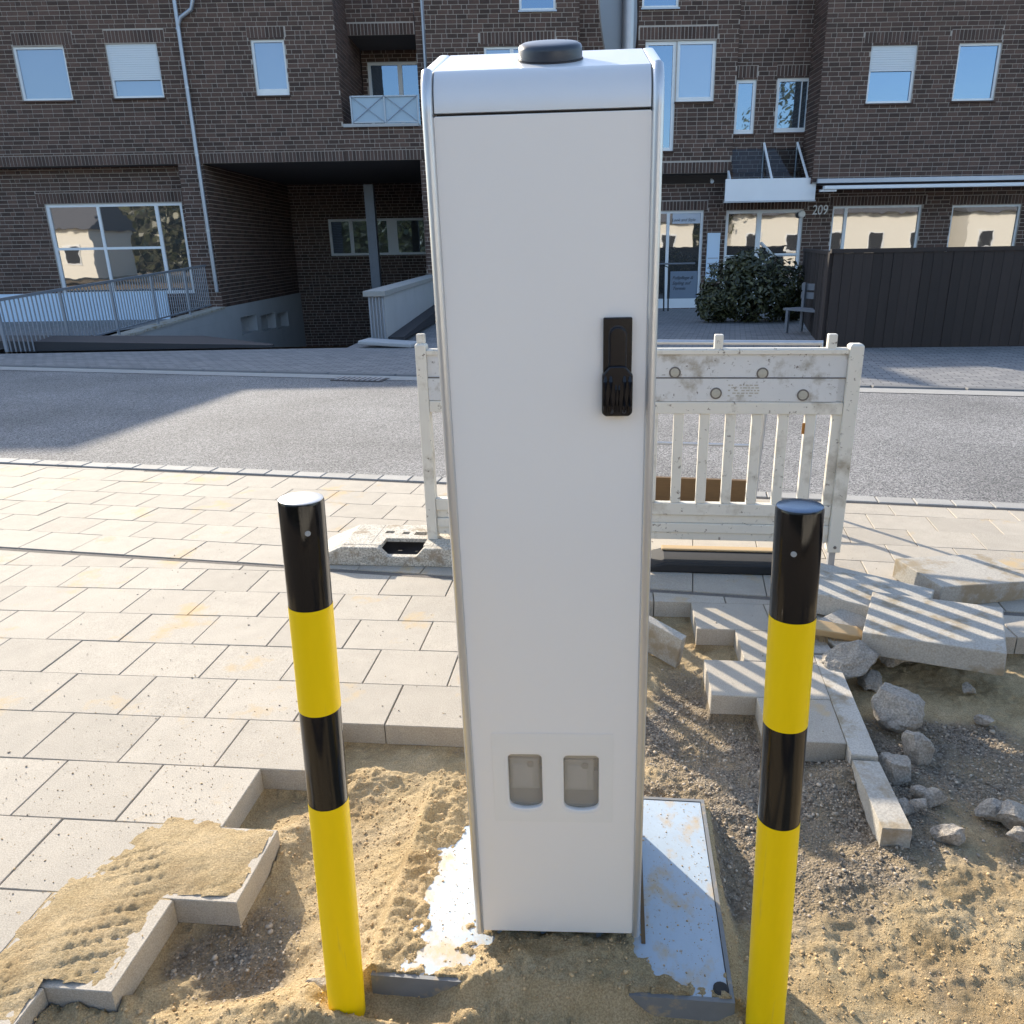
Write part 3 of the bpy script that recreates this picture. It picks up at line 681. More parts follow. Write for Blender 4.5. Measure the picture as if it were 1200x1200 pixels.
# rounded aluminium trims running up both front edges and over the cap
def cap_profile(off=0):
    """(y,z) points from the front foot of the cap over the curve to the back"""
    P = []
    for i in range(11):
        t = i/10*R(60); P.append((.045*(1-math.cos(t)), CH+.004+.073*math.sin(t)))
    y0, z0 = P[-1]; P.append((y0+.004, z0+.0028)); y0, z0 = P[-1]
    P.append((CD, z0+(CD-y0)*math.tan(R(17)))); return P
prof = cap_profile()
capm = MB(); base = prof+[(CD, CH+.004)]
capm.prism(base, -hw+.003, hw-.003, 'x'); co = capm.build('cap', M_cap, cab, smooth=True, ang=14)
for sgn in (-1, 1):
    xc = sgn*(hw+.0085); nseg = 10
    path = [(0, -.005)]+[(p[0]-.0, p[1]) for p in prof]
    t_ = MB(); rings = []
    for (y, z) in path:
        rings.append((y, z))
    vs = []; fs = []
    for i, (y, z) in enumerate(path):
        a = path[max(i-1, 0)]; c = path[min(i+1, len(path)-1)]; d = Vector((c[0]-a[0], c[1]-a[1])).normalized(); nn = Vector((-d.y, d.x))   # outward: to -y / +z
        for j in range(nseg+1):
            th = math.pi*j/nseg; ro = .0095 if i < len(path)-2 else .002; xx = xc+.0095*math.cos(th); oo = ro*math.sin(th)-.001
            vs.append((xx, y+nn.x*oo, z+nn.y*oo))
        for xx in (xc-.0095, xc+.0095): vs.append((xx, y-nn.x*.02, z-nn.y*.02))
    m_ = nseg+3
    for i in range(len(path)-1):
        for j in range(nseg): fs.append((i*m_+j, i*m_+j+1, (i+1)*m_+j+1, (i+1)*m_+j))
        fs.append((i*m_+nseg, i*m_+nseg+1, (i+1)*m_+nseg+1, (i+1)*m_+nseg)); fs.append((i*m_, (i+1)*m_, (i+1)*m_+nseg+2, i*m_+nseg+2))
    for e in (0, len(path)-1): fs.append(tuple(e*m_+j for j in range(nseg+1)))
    t_.add(vs, fs); t_.build('edge_trim', M_alu, cab, smooth=True, ang=35)
    # narrow groove next to the door
    MB().box(sgn*hw-.0018, .004, -.002, sgn*hw+.0018, .018, CH).build('edge_groove', M_gap, cab)
MB().box(-hw+.004, .012, CH-.004, hw-.004, .03, CH+.006).build('cap_joint', M_gap, cab)
MB().box(-hw+.01, .03, -.03, hw-.01, CDB-.01, .0).build('plinth', M_gap, cab)
# swivel handle
hx0, hx1, hz0, hz1 = .1005, .1560, 1.284, 1.460; hc = (hx0+hx1)/2
hb = MB()
P = rrect(hx0+.002, hz0+.03, hx1-.002, hz1, .002, 2)
hb.prism(P, -.0105, -.0001, 'y'); ho = hb.build('handle', M_handle, cab, bevel=.0015)
lv = MB(); P = rrect(hc-.014, hz0+.07, hc+.014, hz1-.016, .0135, 6); lv.prism(P, -.0165, -.0106, 'y'); lv.build('lever', M_handle, ho, bevel=.002)
gv = MB(); P = rrect(hc-.0165, hz0+.07, hc+.0165, hz1-.0135, .016, 6); gv.prism(P, -.0112, -.0104, 'y'); gv.build('lever_groove', M_gap, ho)
gp = MB(); P = [(hx0, hz0+.006), (hx0+.006, hz0), (hx1-.006, hz0), (hx1, hz0+.006), (hx1, hz0+.076), (hc+.014, hz0+.092), (hc-.014, hz0+.092), (hx0, hz0+.076)]
gp.prism(P, -.022, -.0002, 'y'); gp.build('grip', M_handle, ho, bevel=.003)
for i, dx in enumerate((-.022, -.0125, .0125, .022, -.003, .003)):
    z1_ = hz0+(.074 if abs(dx) > .005 else .060); rr = .0042 if abs(dx) > .005 else .002
    MB().tube([(hc+dx, -.0215, hz0+.008), (hc+dx, -.0235, hz0+.02), (hc+dx, -.0232, z1_-.01), (hc+dx, -.0205, z1_)], [rr*.8, rr, rr, rr*.5], 10).build('grip_rib', M_handle, ho, smooth=True)
for dx in (-.0105, .0125): MB().lathe([(.0038, 0), (.0038, .0025)], 12, TR((hc+dx, -.0222, hz0+.010), (math.pi/2, 0, 0))).build('grip_screw', M_gap, ho)
# antenna puck
ry = .115; rz = None
y0, z0 = prof[-2]; rz = z0+(ry-y0)*math.tan(R(17))
pk = MB().lathe([(.050, -.004), (.052, .0), (.0555, .003), (.0552, .018), (.053, .023), (.047, .026), (.02, .0272), (.002, .0274)], 40, TR((.012, ry, rz), (R(17), 0, 0)))
po = pk.build('roof_antenna', M_puck, cab, smooth=True, ang=50)
MB().lathe([(.057, -.002), (.057, .0022)], 40, TR((.012, ry, rz), (R(17), 0, 0))).build('antenna_gasket', M_gap, po, smooth=True)

# ------------------------------------------------------------------ bollards
def bollard(base, top, cuts, label, dot, capmat):
    b0_, t0_ = Vector(base), Vector(top); ax = (t0_-b0_).normalized(); L_ = (t0_-b0_).length
    root = empty('bollard', b0_, label, 'bollard', 'striped steel bollards either side of the cabinet')
    root.rotation_mode = 'QUATERNION'; root.rotation_quaternion = ax.to_track_quat('Z', 'X')
    r = .0405; names = ['yellow_band', 'black_band', 'yellow_band', 'black_band']
    zz = [-.25]+cuts+[L_]
    for i in range(4):
        m = M_yel if i % 2 == 0 else M_blk; z0, z1 = zz[i], zz[i+1]
        rr = r+(.0004 if i % 2 == 0 else 0)
        pr = [(rr, z0), (rr, z1)] if i < 3 else [(rr, z0), (rr, z1-.006), (rr-.0015, z1-.002)]
        mb = MB(); n = 56; vs = []; fs = []
        for (q_, z) in pr:
            for k in range(n): t = 2*math.pi*k/n; vs.append((q_*math.cos(t), q_*math.sin(t), z))
        for a in range(len(pr)-1):
            for k in range(n): fs.append((a*n+k, a*n+(k+1) % n, (a+1)*n+(k+1) % n, (a+1)*n+k))
        mb.add(vs, fs); mb.build(names[i], m, root, smooth=True)
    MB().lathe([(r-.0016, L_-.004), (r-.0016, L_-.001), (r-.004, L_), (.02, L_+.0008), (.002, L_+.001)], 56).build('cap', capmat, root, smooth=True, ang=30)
    # little grey dot on the camera side
    d = root.rotation_quaternion.inverted() @ (Vector((CAM.x+dot[0], CAM.y, 1.1))-t0_); d.z = 0; d.normalize(); zd = L_-dot[1]
    M4 = Matrix.Translation(d*(r-.0005)+Vector((0, 0, zd))) @ d.to_track_quat('Z', 'Y').to_matrix().to_4x4()
    MB().lathe([(.0052, 0), (.0050, .0013), (.002, .0015)], 18, M4).build('dot', M_dot, root)
    return root
Bl, Tl = Vector((-.462, 1.313, -.08)), Vector((-.424, 1.313, 1.183))
Br, Tr = Vector((.486, 1.241, -.08)), Vector((.448, 1.241, 1.177))
def cutz(B, T, ys):
    out = []
    for y in ys:
        lo, hi = 0., 1.
        for _ in range(40):
            m_ = (lo+hi)/2
            p = B.lerp(T, m_)+Vector((0, -.0405, 0))
            if proj(p)[1] > y: lo = m_
            else: hi = m_
        out.append((T-B).length*lo)
    return out
bollard(Bl, Tl, cutz(Bl, Tl, [951, 841, 718]), 'black and yellow banded bollard left of the cabinet with a silvery cap with painted sun glare', (.22, .055), mat('sun glare cap', (.42, .44, .47), .38, metal=.35, var=.15, vscale=60, stretch=(1, 12, 1)))  # sun glare on this cap is painted in as a paler, silvery colour
bollard(Br, Tr, cutz(Br, Tr, [974, 860, 732]), 'black and yellow banded bollard right of the cabinet with a dark blue cap', (-.15, .075), M_capm)

# ------------------------------------------------------------------ white barrier
BA, BB = Vector((-.60, 3.95, 0)), Vector((1.56, 3.70, 0)); bl = (BB-BA).length; ba = math.atan2(BB.y-BA.y, BB.x-BA.x)
bar = empty('barrier', BA, 'weathered white plastic barrier with dirty discs standing behind the cabinet', 'barrier', rot=(0, 0, ba))
T = .025
zt = 1.125
MB().box(.0, -.03, .10, .055, .03, zt+.03, ch=.01).build('stile', M_bar, bar, bevel=.004)
MB().box(bl-.065, -.035, .085, bl, .035, zt+.02, ch=.01).build('stile', M_bar, bar, bevel=.004)
MB().box(0.008, -.018, zt+.03, .048, .018, 1.20).build('lug', M_bar, bar, bevel=.004)
Minv = (Matrix.Translation(BA) @ Matrix.Rotation(ba, 4, 'Z')).inverted()
for x in ((Minv @ at(837, 400, 3.78)).x, (Minv @ at(967, 400, 3.76)).x):
    MB().box(x, -.02, zt-.012, x+.042, .02, zt+.065).build('lug', M_bar, bar, bevel=.005)
MB().box(.056, -T, 1.098, bl-.066, T, zt, ch=.008).build('top_rail', M_bar, bar)
MB().box(.056, -T+.012, .985, bl-.066, T-.006, 1.097).build('upper_board', M_barred, bar)
MB().box(.056, -T+.002, .868, bl-.10, T-.006, .979).box(bl-.0995, -T+.014, .868, bl-.066, T-.006, .979).build('lower_board', M_barred, bar)
MB().box(.056, -T+.006, .9795, bl-.066, T-.01, .9845).build('board_groove', M_ring, bar)
MB().box(.056, -T, .805, bl-.066, T, .866, ch=.004).build('middle_rail', M_bar, bar, bevel=.003)
lo, hi = .335, .8045; sx = .056; pitch = .1275; ns_ = 16
for i in range(ns_):
    x = sx+.052+i*pitch
    if x+.04 > bl-.10: break
    MB().box(x+.045, -.016, lo, x+.045+.050, .018, hi).build('lattice_bar', M_bar, bar, bevel=.004)
MB().box(.056, -.022, .27, bl-.066, .022, lo).build('lower_rail', M_bar, bar, bevel=.004)
for i, (z0_, z1_, yy) in enumerate(((.225, .2695, -.010), (.172, .2245, -.020), (.13, .1715, -.012))):
    MB().box(.056, yy, z0_, bl-.066, .02, z1_).build('kick_board', M_bar, bar, bevel=.004)
MB().box(bl-.05, -.015, -.01, bl-.018, .015, .09).build('leg', M_steel, bar)
MB().box(.012, -.015, .0, .045, .015, .10).build('leg', M_steel, bar)
Minv = (Matrix.Translation(BA) @ Matrix.Rotation(ba, 4, 'Z')).inverted()
def onbar(px, py):
    o = Minv @ CAM; d = Minv.to_3x3() @ ray(px, py); t = (-T-o.y)/d.y; return o+d*t
for px, py in ((791, 437), (894, 438), (839, 461), (941, 463)):
    p = onbar(px, py); yb = -T+.012 if py < 450 else -T+.002
    MB().lathe([(.0285, 0), (.0285, .004), (.024, .006), (.022, .003)], 24, TR((p.x, yb, p.z), (math.pi/2, 0, 0))).build('disc_rim', M_ring, bar, smooth=True)
    MB().lathe([(.0215, .002), (.0215, .0045), (.012, .006), (.001, .0065)], 24, TR((p.x, yb, p.z), (math.pi/2, 0, 0))).build('disc', M_lensd, bar, smooth=True)
# sign-like embossed text block, unreadable in the photo: raised lines
for r_ in range(5):
    x = onbar(853, 460).x
    while x < onbar(889, 460).x:
        w_ = random.uniform(.006, .02); MB().box(x, -T+.001, .945-r_*.013, x+w_, -T+.0021, .951-r_*.013).build('embossed_mark', M_lensd, bar) if random.random() < .75 else None; x += w_+.006
p = onbar(983, 643); MB().lathe([(.008, 0), (.008, .004)], 12, TR((bl-.03, -.035, .115), (math.pi/2, 0, 0))).build('bolt', M_ring, bar)
p = onbar(942, 502); MB().box(p.x-.008, -.019, p.z-.03, p.x+.006, -.0161, p.z+.025).build('rust_streak', mat('rust', (.35, .15, .03), .9), bar)

# ------------------------------------------------------------------ feet of the barrier
def foot(name, loc, rz, L_, W_, Hh, label, m=M_foot, dark=M_dark):
    root = empty(name, loc, label, 'base block', rot=(0, 0, rz))
    s = .19; hx = L_/2
    # front rim with the handle notch, then the body with pockets
    fr = [(-hx, 0), (hx, 0), (hx, .022), (hx-s, Hh), (.13, Hh), (.085, Hh-.05), (-.075, Hh-.05), (-.12, Hh), (-hx+s, Hh), (-hx, .022)]
    MB().prism(fr[::-1], -W_/2, -W_/2+.045, 'y').build('front_rim', m, root, bevel=.006)
    prof_ = [(-hx, 0), (hx, 0), (hx, .022), (hx-s, Hh)]
    side = [(-hx, 0), (-.17, 0), (-.17, Hh), (-hx+s, Hh), (-hx, .022)]
    MB().prism(side[::-1], -W_/2+.0455, W_/2, 'y').build('body', m, root, bevel=.005)
    side = [(.17, 0), (hx, 0), (hx, .022), (hx-s, Hh), (.17, Hh)]
    MB().prism(side[::-1], -W_/2+.0455, W_/2, 'y').build('body', m, root, bevel=.005)
    y0_, y1_ = -W_/2+.0455, W_/2
    top = MB()
    holes = [(-.11, y0_-.001, .12, y0_+.10), (-.14, y1_-.14, -.09, y1_-.10), (-.04, y1_-.15, .0, y1_-.11), (.03, y1_-.16, .10, y1_-.11), (.12, y1_-.17, .16, y1_-.13)]
    for (a, b_, c_, d_) in holed(-.1695, .1695, y0_, y1_, holes): top.box(a, b_, Hh-.02, c_, d_, Hh)
    top.build('deck', m, root)
    MB().box(-.169, y0_, .0, .169, y1_, .035).build('pocket_floor', dark, root)
    return root
foot('base_block', (-.72, 3.97, 0), ba+R(1), 1.02, .36, .105, 'muddy grey plastic barrier foot with a handle notch on the pavement left of the cabinet')
# end of a second foot, tilted, behind the cabinet edge
fb = empty('base_block', (-.42, 4.06, .10), 'dusty tilted plastic foot piece beside the barrier post', 'base block', rot=(R(0), R(24), R(-35)))
MB().prism([(-.13, 0), (.20, 0), (.20, .02), (.10, .075), (-.09, .075), (-.13, .02)][::-1], -.07, .07, 'y').build('body', M_foot, fb, bevel=.008)
MB().box(.10, -.03, .066, .15, .03, .08).build('pocket_floor', M_dark, fb)
rf = empty('base_block', (.98, 3.72, 0), 'low black rubber foot with a sandy rim below the barrier at the right', 'base block', rot=(0, 0, ba))
MB().prism([(-.40, 0), (.42, 0), (.42, .03), (.34, .055), (-.32, .055), (-.40, .03)][::-1], -.11, .12, 'y').build('body', M_dark, rf, bevel=.01)
MB().box(-.33, .06, .0555, .34, .118, .067).build('sand_crust', M_crumb, rf, bevel=.006)

# ------------------------------------------------------------------ second, tubular barrier by the kerb
tb = empty('railing_barrier', (0, 0, 0), 'galvanized tube barrier with a brown board behind the white barrier', 'barrier')
A2 = Vector((-.3, 5.02, 0)); B2 = at(963, 404, 4.62); B2.z = 0
d2 = (B2-A2)
z1_ = at(963, 402, 4.62).z
def P2(t, z): v = A2+d2*t; return (v.x, v.y, z)
MB().tube([P2(0, 0), P2(0, z1_), P2(1, z1_), P2(1, .05)], .017, 10).build('outer_frame', M_steel, tb, smooth=True)
MB().tube([P2(0, z1_-.085), P2(1, z1_-.085)], .014, 10).build('rail', M_steel, tb, smooth=True)
MB().tube([P2(0, .40), P2(.86, .40)], .010, 8).build('rail', M_steel, tb, smooth=True)
MB().tube([P2(.86, z1_-.085), P2(.84, .02)], .022, 10).build('post', M_steel, tb, smooth=True)
ang2 = math.atan2(d2.y, d2.x)
bo = MB().box(0, 0, .0, d2.length*.80, .03, .17); o = bo.build('board', M_board, tb); o.location = P2(0.02, .0); o.rotation_euler = (0, 0, ang2)

# ------------------------------------------------------------------ traffic sign seen from behind
sg = empty('sign_post', (at(735, 40, 3.95).x, 3.95, 0), 'round traffic sign on a galvanized post seen edge on behind the cabinet', 'sign')
MB().tube([(0, 0, -.05), (0, 0, 3.2)], .029, 16).build('post', M_steel, sg, smooth=True)
dm = TR((-.045, -.055, 2.60), (0, 0, R(68))) @ Matrix.Rotation(math.pi/2, 4, 'X')
MB().lathe([(.298, -.002), (.30, .001), (.298, .004)], 48, dm).build('disc', mat('sign back', (.14, .16, .19), .4, metal=.5), sg, smooth=True)

# ------------------------------------------------------------------ loose slabs, edging stones, rubble, broom at the right
ed = tag(empty('edging'), kind='structure')
def edgestone(a, b, wd=.085, z=0.0, th=.11, tilt=0):
    a, b = Vector((*a, 0)), Vector((*b, 0)); d = (b-a).normalized(); n = Vector((d.y, -d.x, 0))
    if n.x < 0: n = -n
    P = [a, b, b+n*wd, a+n*wd]; P = [(p.x, p.y) for p in P]
    if sum(P[i][0]*P[(i+1) % 4][1]-P[(i+1) % 4][0]*P[i][1] for i in range(4)) < 0: P = P[::-1]
    return slab(P, z, th, M_slabedge, ed, 'edging_stone')
edgestone((1.126, 2.79), (1.022, 2.13)); edgestone((1.021, 2.12), (.983, 1.80), z=-.01); edgestone((1.13, 3.03), (1.128, 2.80))
def loose(loc, size, rot, label):
    x, y, z = size; o = MB().box(-x/2, -y/2, -z/2, x/2, y/2, z/2).build('loose_slab', M_slabedge, None, bevel=.005)
    o.location = loc; o.rotation_euler = rot; tag(o, label, 'paving slab', 'lifted paving slabs beside the pit'); return o
c1 = gnd(992, 695, .09); c2_ = gnd(1045, 715, .10)
loose((c1.x+.07, c1.y+.02, .058), (.56, .36, .10), (R(0), R(2), R(-35)), 'thick pale slab striped by the barrier shadow, nearest the right bollard')
loose((c2_.x+.10, c2_.y-.16, .085), (.50, .40, .10), (R(2), R(-3), R(-28)), 'thick bluish slab lying tilted over the rubble at the right')
loose((1.35, 2.98, .0), (.30, .20, .08), (R(12), R(-10), R(25)), 'small pale slab piece wedged below the bigger lifted slabs')
loose((2.05, 3.4, .05), (.5, .35, .1), (R(0), R(2), R(10)), 'thick grey slab furthest right, behind the rubble')
def rock(loc, r, sc_, rot, label, seed, sub=4):
    bm = bmesh.new(); bmesh.ops.create_icosphere(bm, subdivisions=sub, radius=1)
    rg = random.Random(seed); pl_ = [(Vector((rg.uniform(-1, 1), rg.uniform(-1, 1), rg.uniform(-1, 1))).normalized(), rg.uniform(.55, .85)) for _ in range(16)]
    from mathutils import noise as mn
    for v in bm.verts:
        for n, d in pl_:
            k_ = v.co.dot(n)
            if k_ > d: v.co -= n*(k_-d)
        v.co *= 1+.16*mn.noise(v.co*2.2+Vector((seed, 0, 0)))+.07*mn.noise(v.co*7+Vector((0, seed, 0)))+.03*mn.noise(v.co*17)
        v.co = Vector((v.co.x*sc_[0], v.co.y*sc_[1], v.co.z*sc_[2]))*r
    me = bpy.data.meshes.new('rubble_stone'); bm.to_mesh(me); bm.free()
    o = link('rubble_stone', me, M_rock); o.location = loc; o.rotation_euler = rot; tag(o, label, 'stone', 'broken concrete lumps right of the edging'); return o
r1 = gnd(1001, 778, 0)
rock((r1.x, r1.y, .02), .105, (1.35, .8, .72), (0, R(-18), R(12)), 'pale angular concrete lump nearest the broom head', 3)
r2 = gnd(1028, 772, -.02); rock((r2.x+.06, r2.y, .03), .09, (1, .9, .9), (0, R(10), R(50)), 'pale rounded concrete lump just right of the angular one', 5)
r3 = gnd(1026, 838, -.05); rock((r3.x+.07, r3.y, -.02), .10, (1, 1, .9), (R(20), 0, 0), 'pale concrete lump lying nearest the edging stone in front', 8)
r4 = gnd(1018, 800, -.08); rock((r4.x, r4.y, -.07), .055, (1.3, .9, .7), (0, 0, 1), 'small brownish stone between the concrete lumps', 12)
for i in range(15):
    px, py = random.uniform(1040, 1215), random.uniform(760, 1010); p = gnd(px, py, -.08)
    if p.x > 1.9 and p.y < 1.2: continue
    rock((p.x, p.y, -.08+random.uniform(0, .03)), random.uniform(.025, .085), (1.2, .9, .8), (random.random(), random.random(), random.random()*3), 'broken concrete lump in the rubble heap at the right edge', 30+i, 3)
# broom head
bc = gnd(965, 742, .03)
br = empty('broom_head', (bc.x, bc.y, .045), 'wooden broom head with straw bristles lying on the slabs behind the right bollard', 'broom', rot=(R(14), R(6), R(-12)))
MB().prism([(-.20, -.012), (.135, -.012), (.165, .0), (.135, .022), (-.19, .024)][::-1], -.03, .035, 'y').build('wooden_block', M_wood, br, bevel=.004)
bs = MB()
for i in range(520):
    x = random.uniform(-.19, .14); y = random.uniform(-.025, .03); s_ = random.uniform(.0, .05)*(1 if x < .1 else 2)
    bs.tube([(x, y, -.01), (x+s_*.4, y-.01, -.04), (x+s_+random.uniform(-.01, .01), y-.02+random.uniform(-.015, .015), -.07)], .0011, 3, False)
tag(bs.build('bristles', M_brist, br, rec=False), kind='stuff')
# grey offcut board leaning by the cabinet in the pit
bp = MB().box(-.12, -.02, -.0, .10, .02, .16).build('offcut_block', M_slabedge, None, bevel=.004); bp.location = (.52, 2.98, -.10); bp.rotation_euler = (R(6), R(12), R(-40))
tag(bp, 'grey concrete offcut leaning in the pit right behind the cabinet', 'concrete block')
# wedge stone near the left bollard foot
wd = rock((-.535, 1.36, -.05), .035, (1.2, .8, .9), (0, .2, 0), 'brown wedge of stone touching the foot of the left bollard', 71, 2); wd['group'] = ''
del wd['group']

# ------------------------------------------------------------------ the brick building
bld = empty('apartment_building', (0, 24, 0), 'dark brick apartment block with white windows, a garage passage and a shop entrance', 'building')
CS, BLN, BHD = .1125, .285, .140        # course height, stretcher, header pitch
bricks = []                              # (wall, matrix, sx, sy, sz)
WALLS = {}
class Plane:
    """vertical plane: point O, horizontal unit d, outward normal n"""
    def __init__(s, O, d, n): s.O = Vector(O); s.d = Vector(d); s.n = Vector(n)
    def P(s, u, z, w=0): v = s.O+s.d*u+s.n*w; return Vector((v.x, v.y, z))
def wall(name, pl, u0, z0, u1, z1, holes=(), soldiers=(), reveal=.12, depth=.30, bricks_on=True, vis=True):
    mb = MB()
    for (a, b_, c_, d_) in holed(u0, u1, z0, z1, holes): mb.add([pl.P(a, b_), pl.P(c_, b_), pl.P(c_, d_), pl.P(a, d_)], [(0, 1, 2, 3)])
    for h in holes:
        a, b_, c_, d_ = max(h[0], u0), max(h[1], z0), min(h[2], u1), min(h[3], z1)
        for (p, r_) in (((a, b_), (a, d_)), ((a, d_), (c_, d_)), ((c_, d_), (c_, b_)), ((c_, b_), (a, b_))):
            mb.add([pl.P(*p), pl.P(*r_), pl.P(*r_, -reveal), pl.P(*p, -reveal)], [(0, 1, 2, 3)])
    o = mb.build(name, M_mortar, bld, rec=False); o.location = (0, -24, 0)
    if not bricks_on: return o
    rg = random.Random(hash(name) % 1000+int(abs(u0)*10))
    J = .016
    def sub(r, h, m):
        if r[2] <= h[0]-m or r[0] >= h[2]+m or r[3] <= h[1] or r[1] >= h[3]+m*.6: return [r]
        out = []
        if r[0] < h[0]-m: out.append((r[0], r[1], h[0]-m, r[3]))
        if r[2] > h[2]+m: out.append((h[2]+m, r[1], r[2], r[3]))
        q0, q1 = max(r[0], h[0]-m), min(r[2], h[2]+m)
        if r[1] < h[1]: out.append((q0, r[1], q1, h[1]))
        if r[3] > h[3]+m*.6: out.append((q0, h[3]+m*.6, q1, r[3]))
        return out
    def put(a, b_, c_, d_, blk):
        rs = [(a, b_, c_, d_)]
        for h, m in blk: rs = [p for r in rs for p in sub(r, h, m)]
        for r in rs:
            if r[2]-r[0] > .035 and r[3]-r[1] > .03: bricks.append((o, pl, r[0], r[1], r[2], r[3], rg.uniform(0, .004), rg.uniform(.02, 1)))
    HB = [(h, .004) for h in holes]; SB_ = HB+[(h, J) for h in soldiers]
    nrow = int((z1-z0)/CS)+1
    for r_ in range(nrow):
        zb = z0+r_*CS; ztop = min(zb+CS-J, z1)
        u = u0+rg.choice([0, -.12, -.06])
        while u < u1:
            ln = BHD if rg.random() < .22 else BLN
            a, c_ = max(u, u0), min(u+ln-J, u1)
            put(a, zb, c_, ztop, SB_)
            u += ln
    for s_ in soldiers:
        u = s_[0]; 
        while u < s_[2]-.03:
            put(u, s_[1]+.004, min(u+.084, s_[2]), s_[3]-.008, HB); u += .102
    return o
XF = lambda Y: Plane((0, Y, 0), (1, 0, 0), (0, -1, 0))
YL, YM, YR, YG, YB = 24.0, 25.6, 24.12, 24.55, 23.1
def X(px, py, Y): return at(px, py, Y).x
def Z(px, py, Y): return at(px, py, Y).z
def sold(x0, y0, x1, y1, Y): return rect(x0, y0, x1, y1, Y)

def window(rc, Y, kind='curtain', mull=None, bar_=None, shutter=0, sill=True, fw=.06, g=None, lab=None, bottom=.06):
    """a window sits in its hole: frame (the part), pane(s), shutter and sill below it"""
    u0, z0, u1, z1 = rc; Yf = Y+.05
    f = MB(); f.box(u0, Yf, z0, u0+fw, Yf+.06, z1); f.box(u1-fw, Yf, z0, u1, Yf+.06, z1)
    f.box(u0+fw, Yf+.001, z1-fw, u1-fw, Yf+.06, z1); f.box(u0+fw, Yf+.001, z0, u1-fw, Yf+.06, z0+max(fw, bottom))
    if mull:
        for m_, wd_ in mull: f.box(m_-wd_/2, Yf+.002, z0+fw, m_+wd_/2, Yf+.058, z1-fw)
    if bar_:
        for (zz_, a, c_) in bar_: f.box(a, Yf+.003, zz_-.035, c_, Yf+.057, zz_+.035)
    o = f.build('window', M_white, bld); o.location = (0, -24, 0)
    if lab: o['label'] = lab
    gl = {'curtain': G_curt, 'dark': G_dark, 'shop': G_shop}[kind]
    MB().add([(u0+.01, Yf+.04, z0+.01), (u1-.01, Yf+.04, z0+.01), (u1-.01, Yf+.04, z1-.01), (u0+.01, Yf+.04, z1-.01)], [(0, 1, 2, 3)]).build('pane', gl, o)
    if shutter:
        s = MB(); n = int((z1-shutter)/.055)
        for i in range(n): s.box(u0+fw*.6, Yf-.012, z1-.055*(i+1)+.004, u1-fw*.6, Yf-.001, z1-.055*i, tone=.5)
        s.build('roller_shutter', M_shut, o)
    if sill: MB().box(u0-.03, Y-.06, z0-.045, u1+.03, Yf, z0-.004).build('sill', M_zinc if sill == 'zinc' else M_brick, o)
    return o
# --- left block, upper storey
hL = 8.3; xl = -28.; xc_ = X(398, 100, YL)
zled = Z(330, 190, YL); zled1 = Z(330, 178, YL)
w1r = rect(128, 51, 188, 115, YL); w2r = rect(297, 46, 336, 112, YL); w0r = rect(20, 54, 80, 118, YL)
gabx = -13.0
Lw = wall('wall', XF(YL), xl, zled, xc_, hL, [w0r, w1r, w2r], [sold(122, 35, 192, 50, YL), sold(14, 38, 84, 53, YL), sold(289, 31, 334, 44, YL), (xl, zled, xc_, zled1)])
window(w0r, YL, 'curtain', lab='window with its shutter half down'); window(w1r, YL, 'curtain', shutter=Z(160, 94, YL), lab='window with roller shutter mostly down'); window(w2r, YL, 'curtain', bottom=.17)
# gable rising to the left
gb = MB(); gb.prism([(xl, hL), (gabx, hL), (gabx-2.4, hL+1.7), (xl, hL+1.7)], YL, YL+8, 'y'); o = gb.build('gable', M_mortar, bld); o.location = (0, -24, 0)
# side face of the left block (towards the balcony recess)
zbal = Z(450, 148, YL)
wall('wall', Plane((xc_, YL, 0), (0, 1, 0), (1, 0, 0)), 0, zbal, YM-YL+1.6, 8.8)
# --- balcony recess
xm0, xm1 = xc_, X(487, 60, YM)
zlin = Z(450, 41, YM); 
wall('wall', XF(YM), xc_, zlin, xm1, 8.8, (), [(xc_, zlin, xm1, Z(450, 27, YM))])
YBk = 27.4
o = MB().add([(xc_, YM, zlin), (xm1, YM, zlin), (xm1, YBk, zlin), (xc_, YBk, zlin)], [(0, 1, 2, 3)]).build('soffit', M_ceil, bld); o.location = (0, -24, 0)
dr_ = rect(433, 72, 500, 150, YBk)
wall('wall', XF(YBk), xc_, zbal-.3, xm1+1.2, zlin+.02, [dr_])
window(dr_, YBk, 'dark', mull=[(X(470, 110, YBk), .14)], sill=False, fw=.09)
# balcony floor, parapet and railing
xb0, xb1 = X(406, 160, YL-.05), X(492, 160, YL)
o = MB().box(xb0-.05, YL-.12, zbal-.02, xb1, YL+.18, zbal+.06).box(xb0, YL+.181, zbal-.3, xb1+1.0, YBk, zbal-.15).build('balcony_slab', M_conc, bld); o.location = (0, -24, 0)
wall('wall', XF(YL-.03), xc_, zled, xb1+.4, zbal-.02, (), [(xc_, zled, xb1+.4, zled1)])
rl0, rl1, rz0, rz1 = X(412, 130, YL), X(490, 130, YL), zbal+.09, Z(450, 112, YL)
rl = MB(); yy = YL
for x in (rl0, (rl0+rl1)/2, rl1): rl.box(x-.02, yy-.02, zbal+.06, x+.02, yy+.02, rz1)
for z in (rz0, rz1-.03): rl.box(rl0+.021, yy-.018, z, rl1-.021, yy+.018, z+.035)
o = rl.build('balcony_railing', M_zinc, bld); o.location = (0, -24, 0)
MB().box(rl0+.02, yy+.02, rz0, rl1-.02, yy+.03, rz1-.03).build('frosted_panel', M_frost, o)
hm = (rl0+rl1)/2
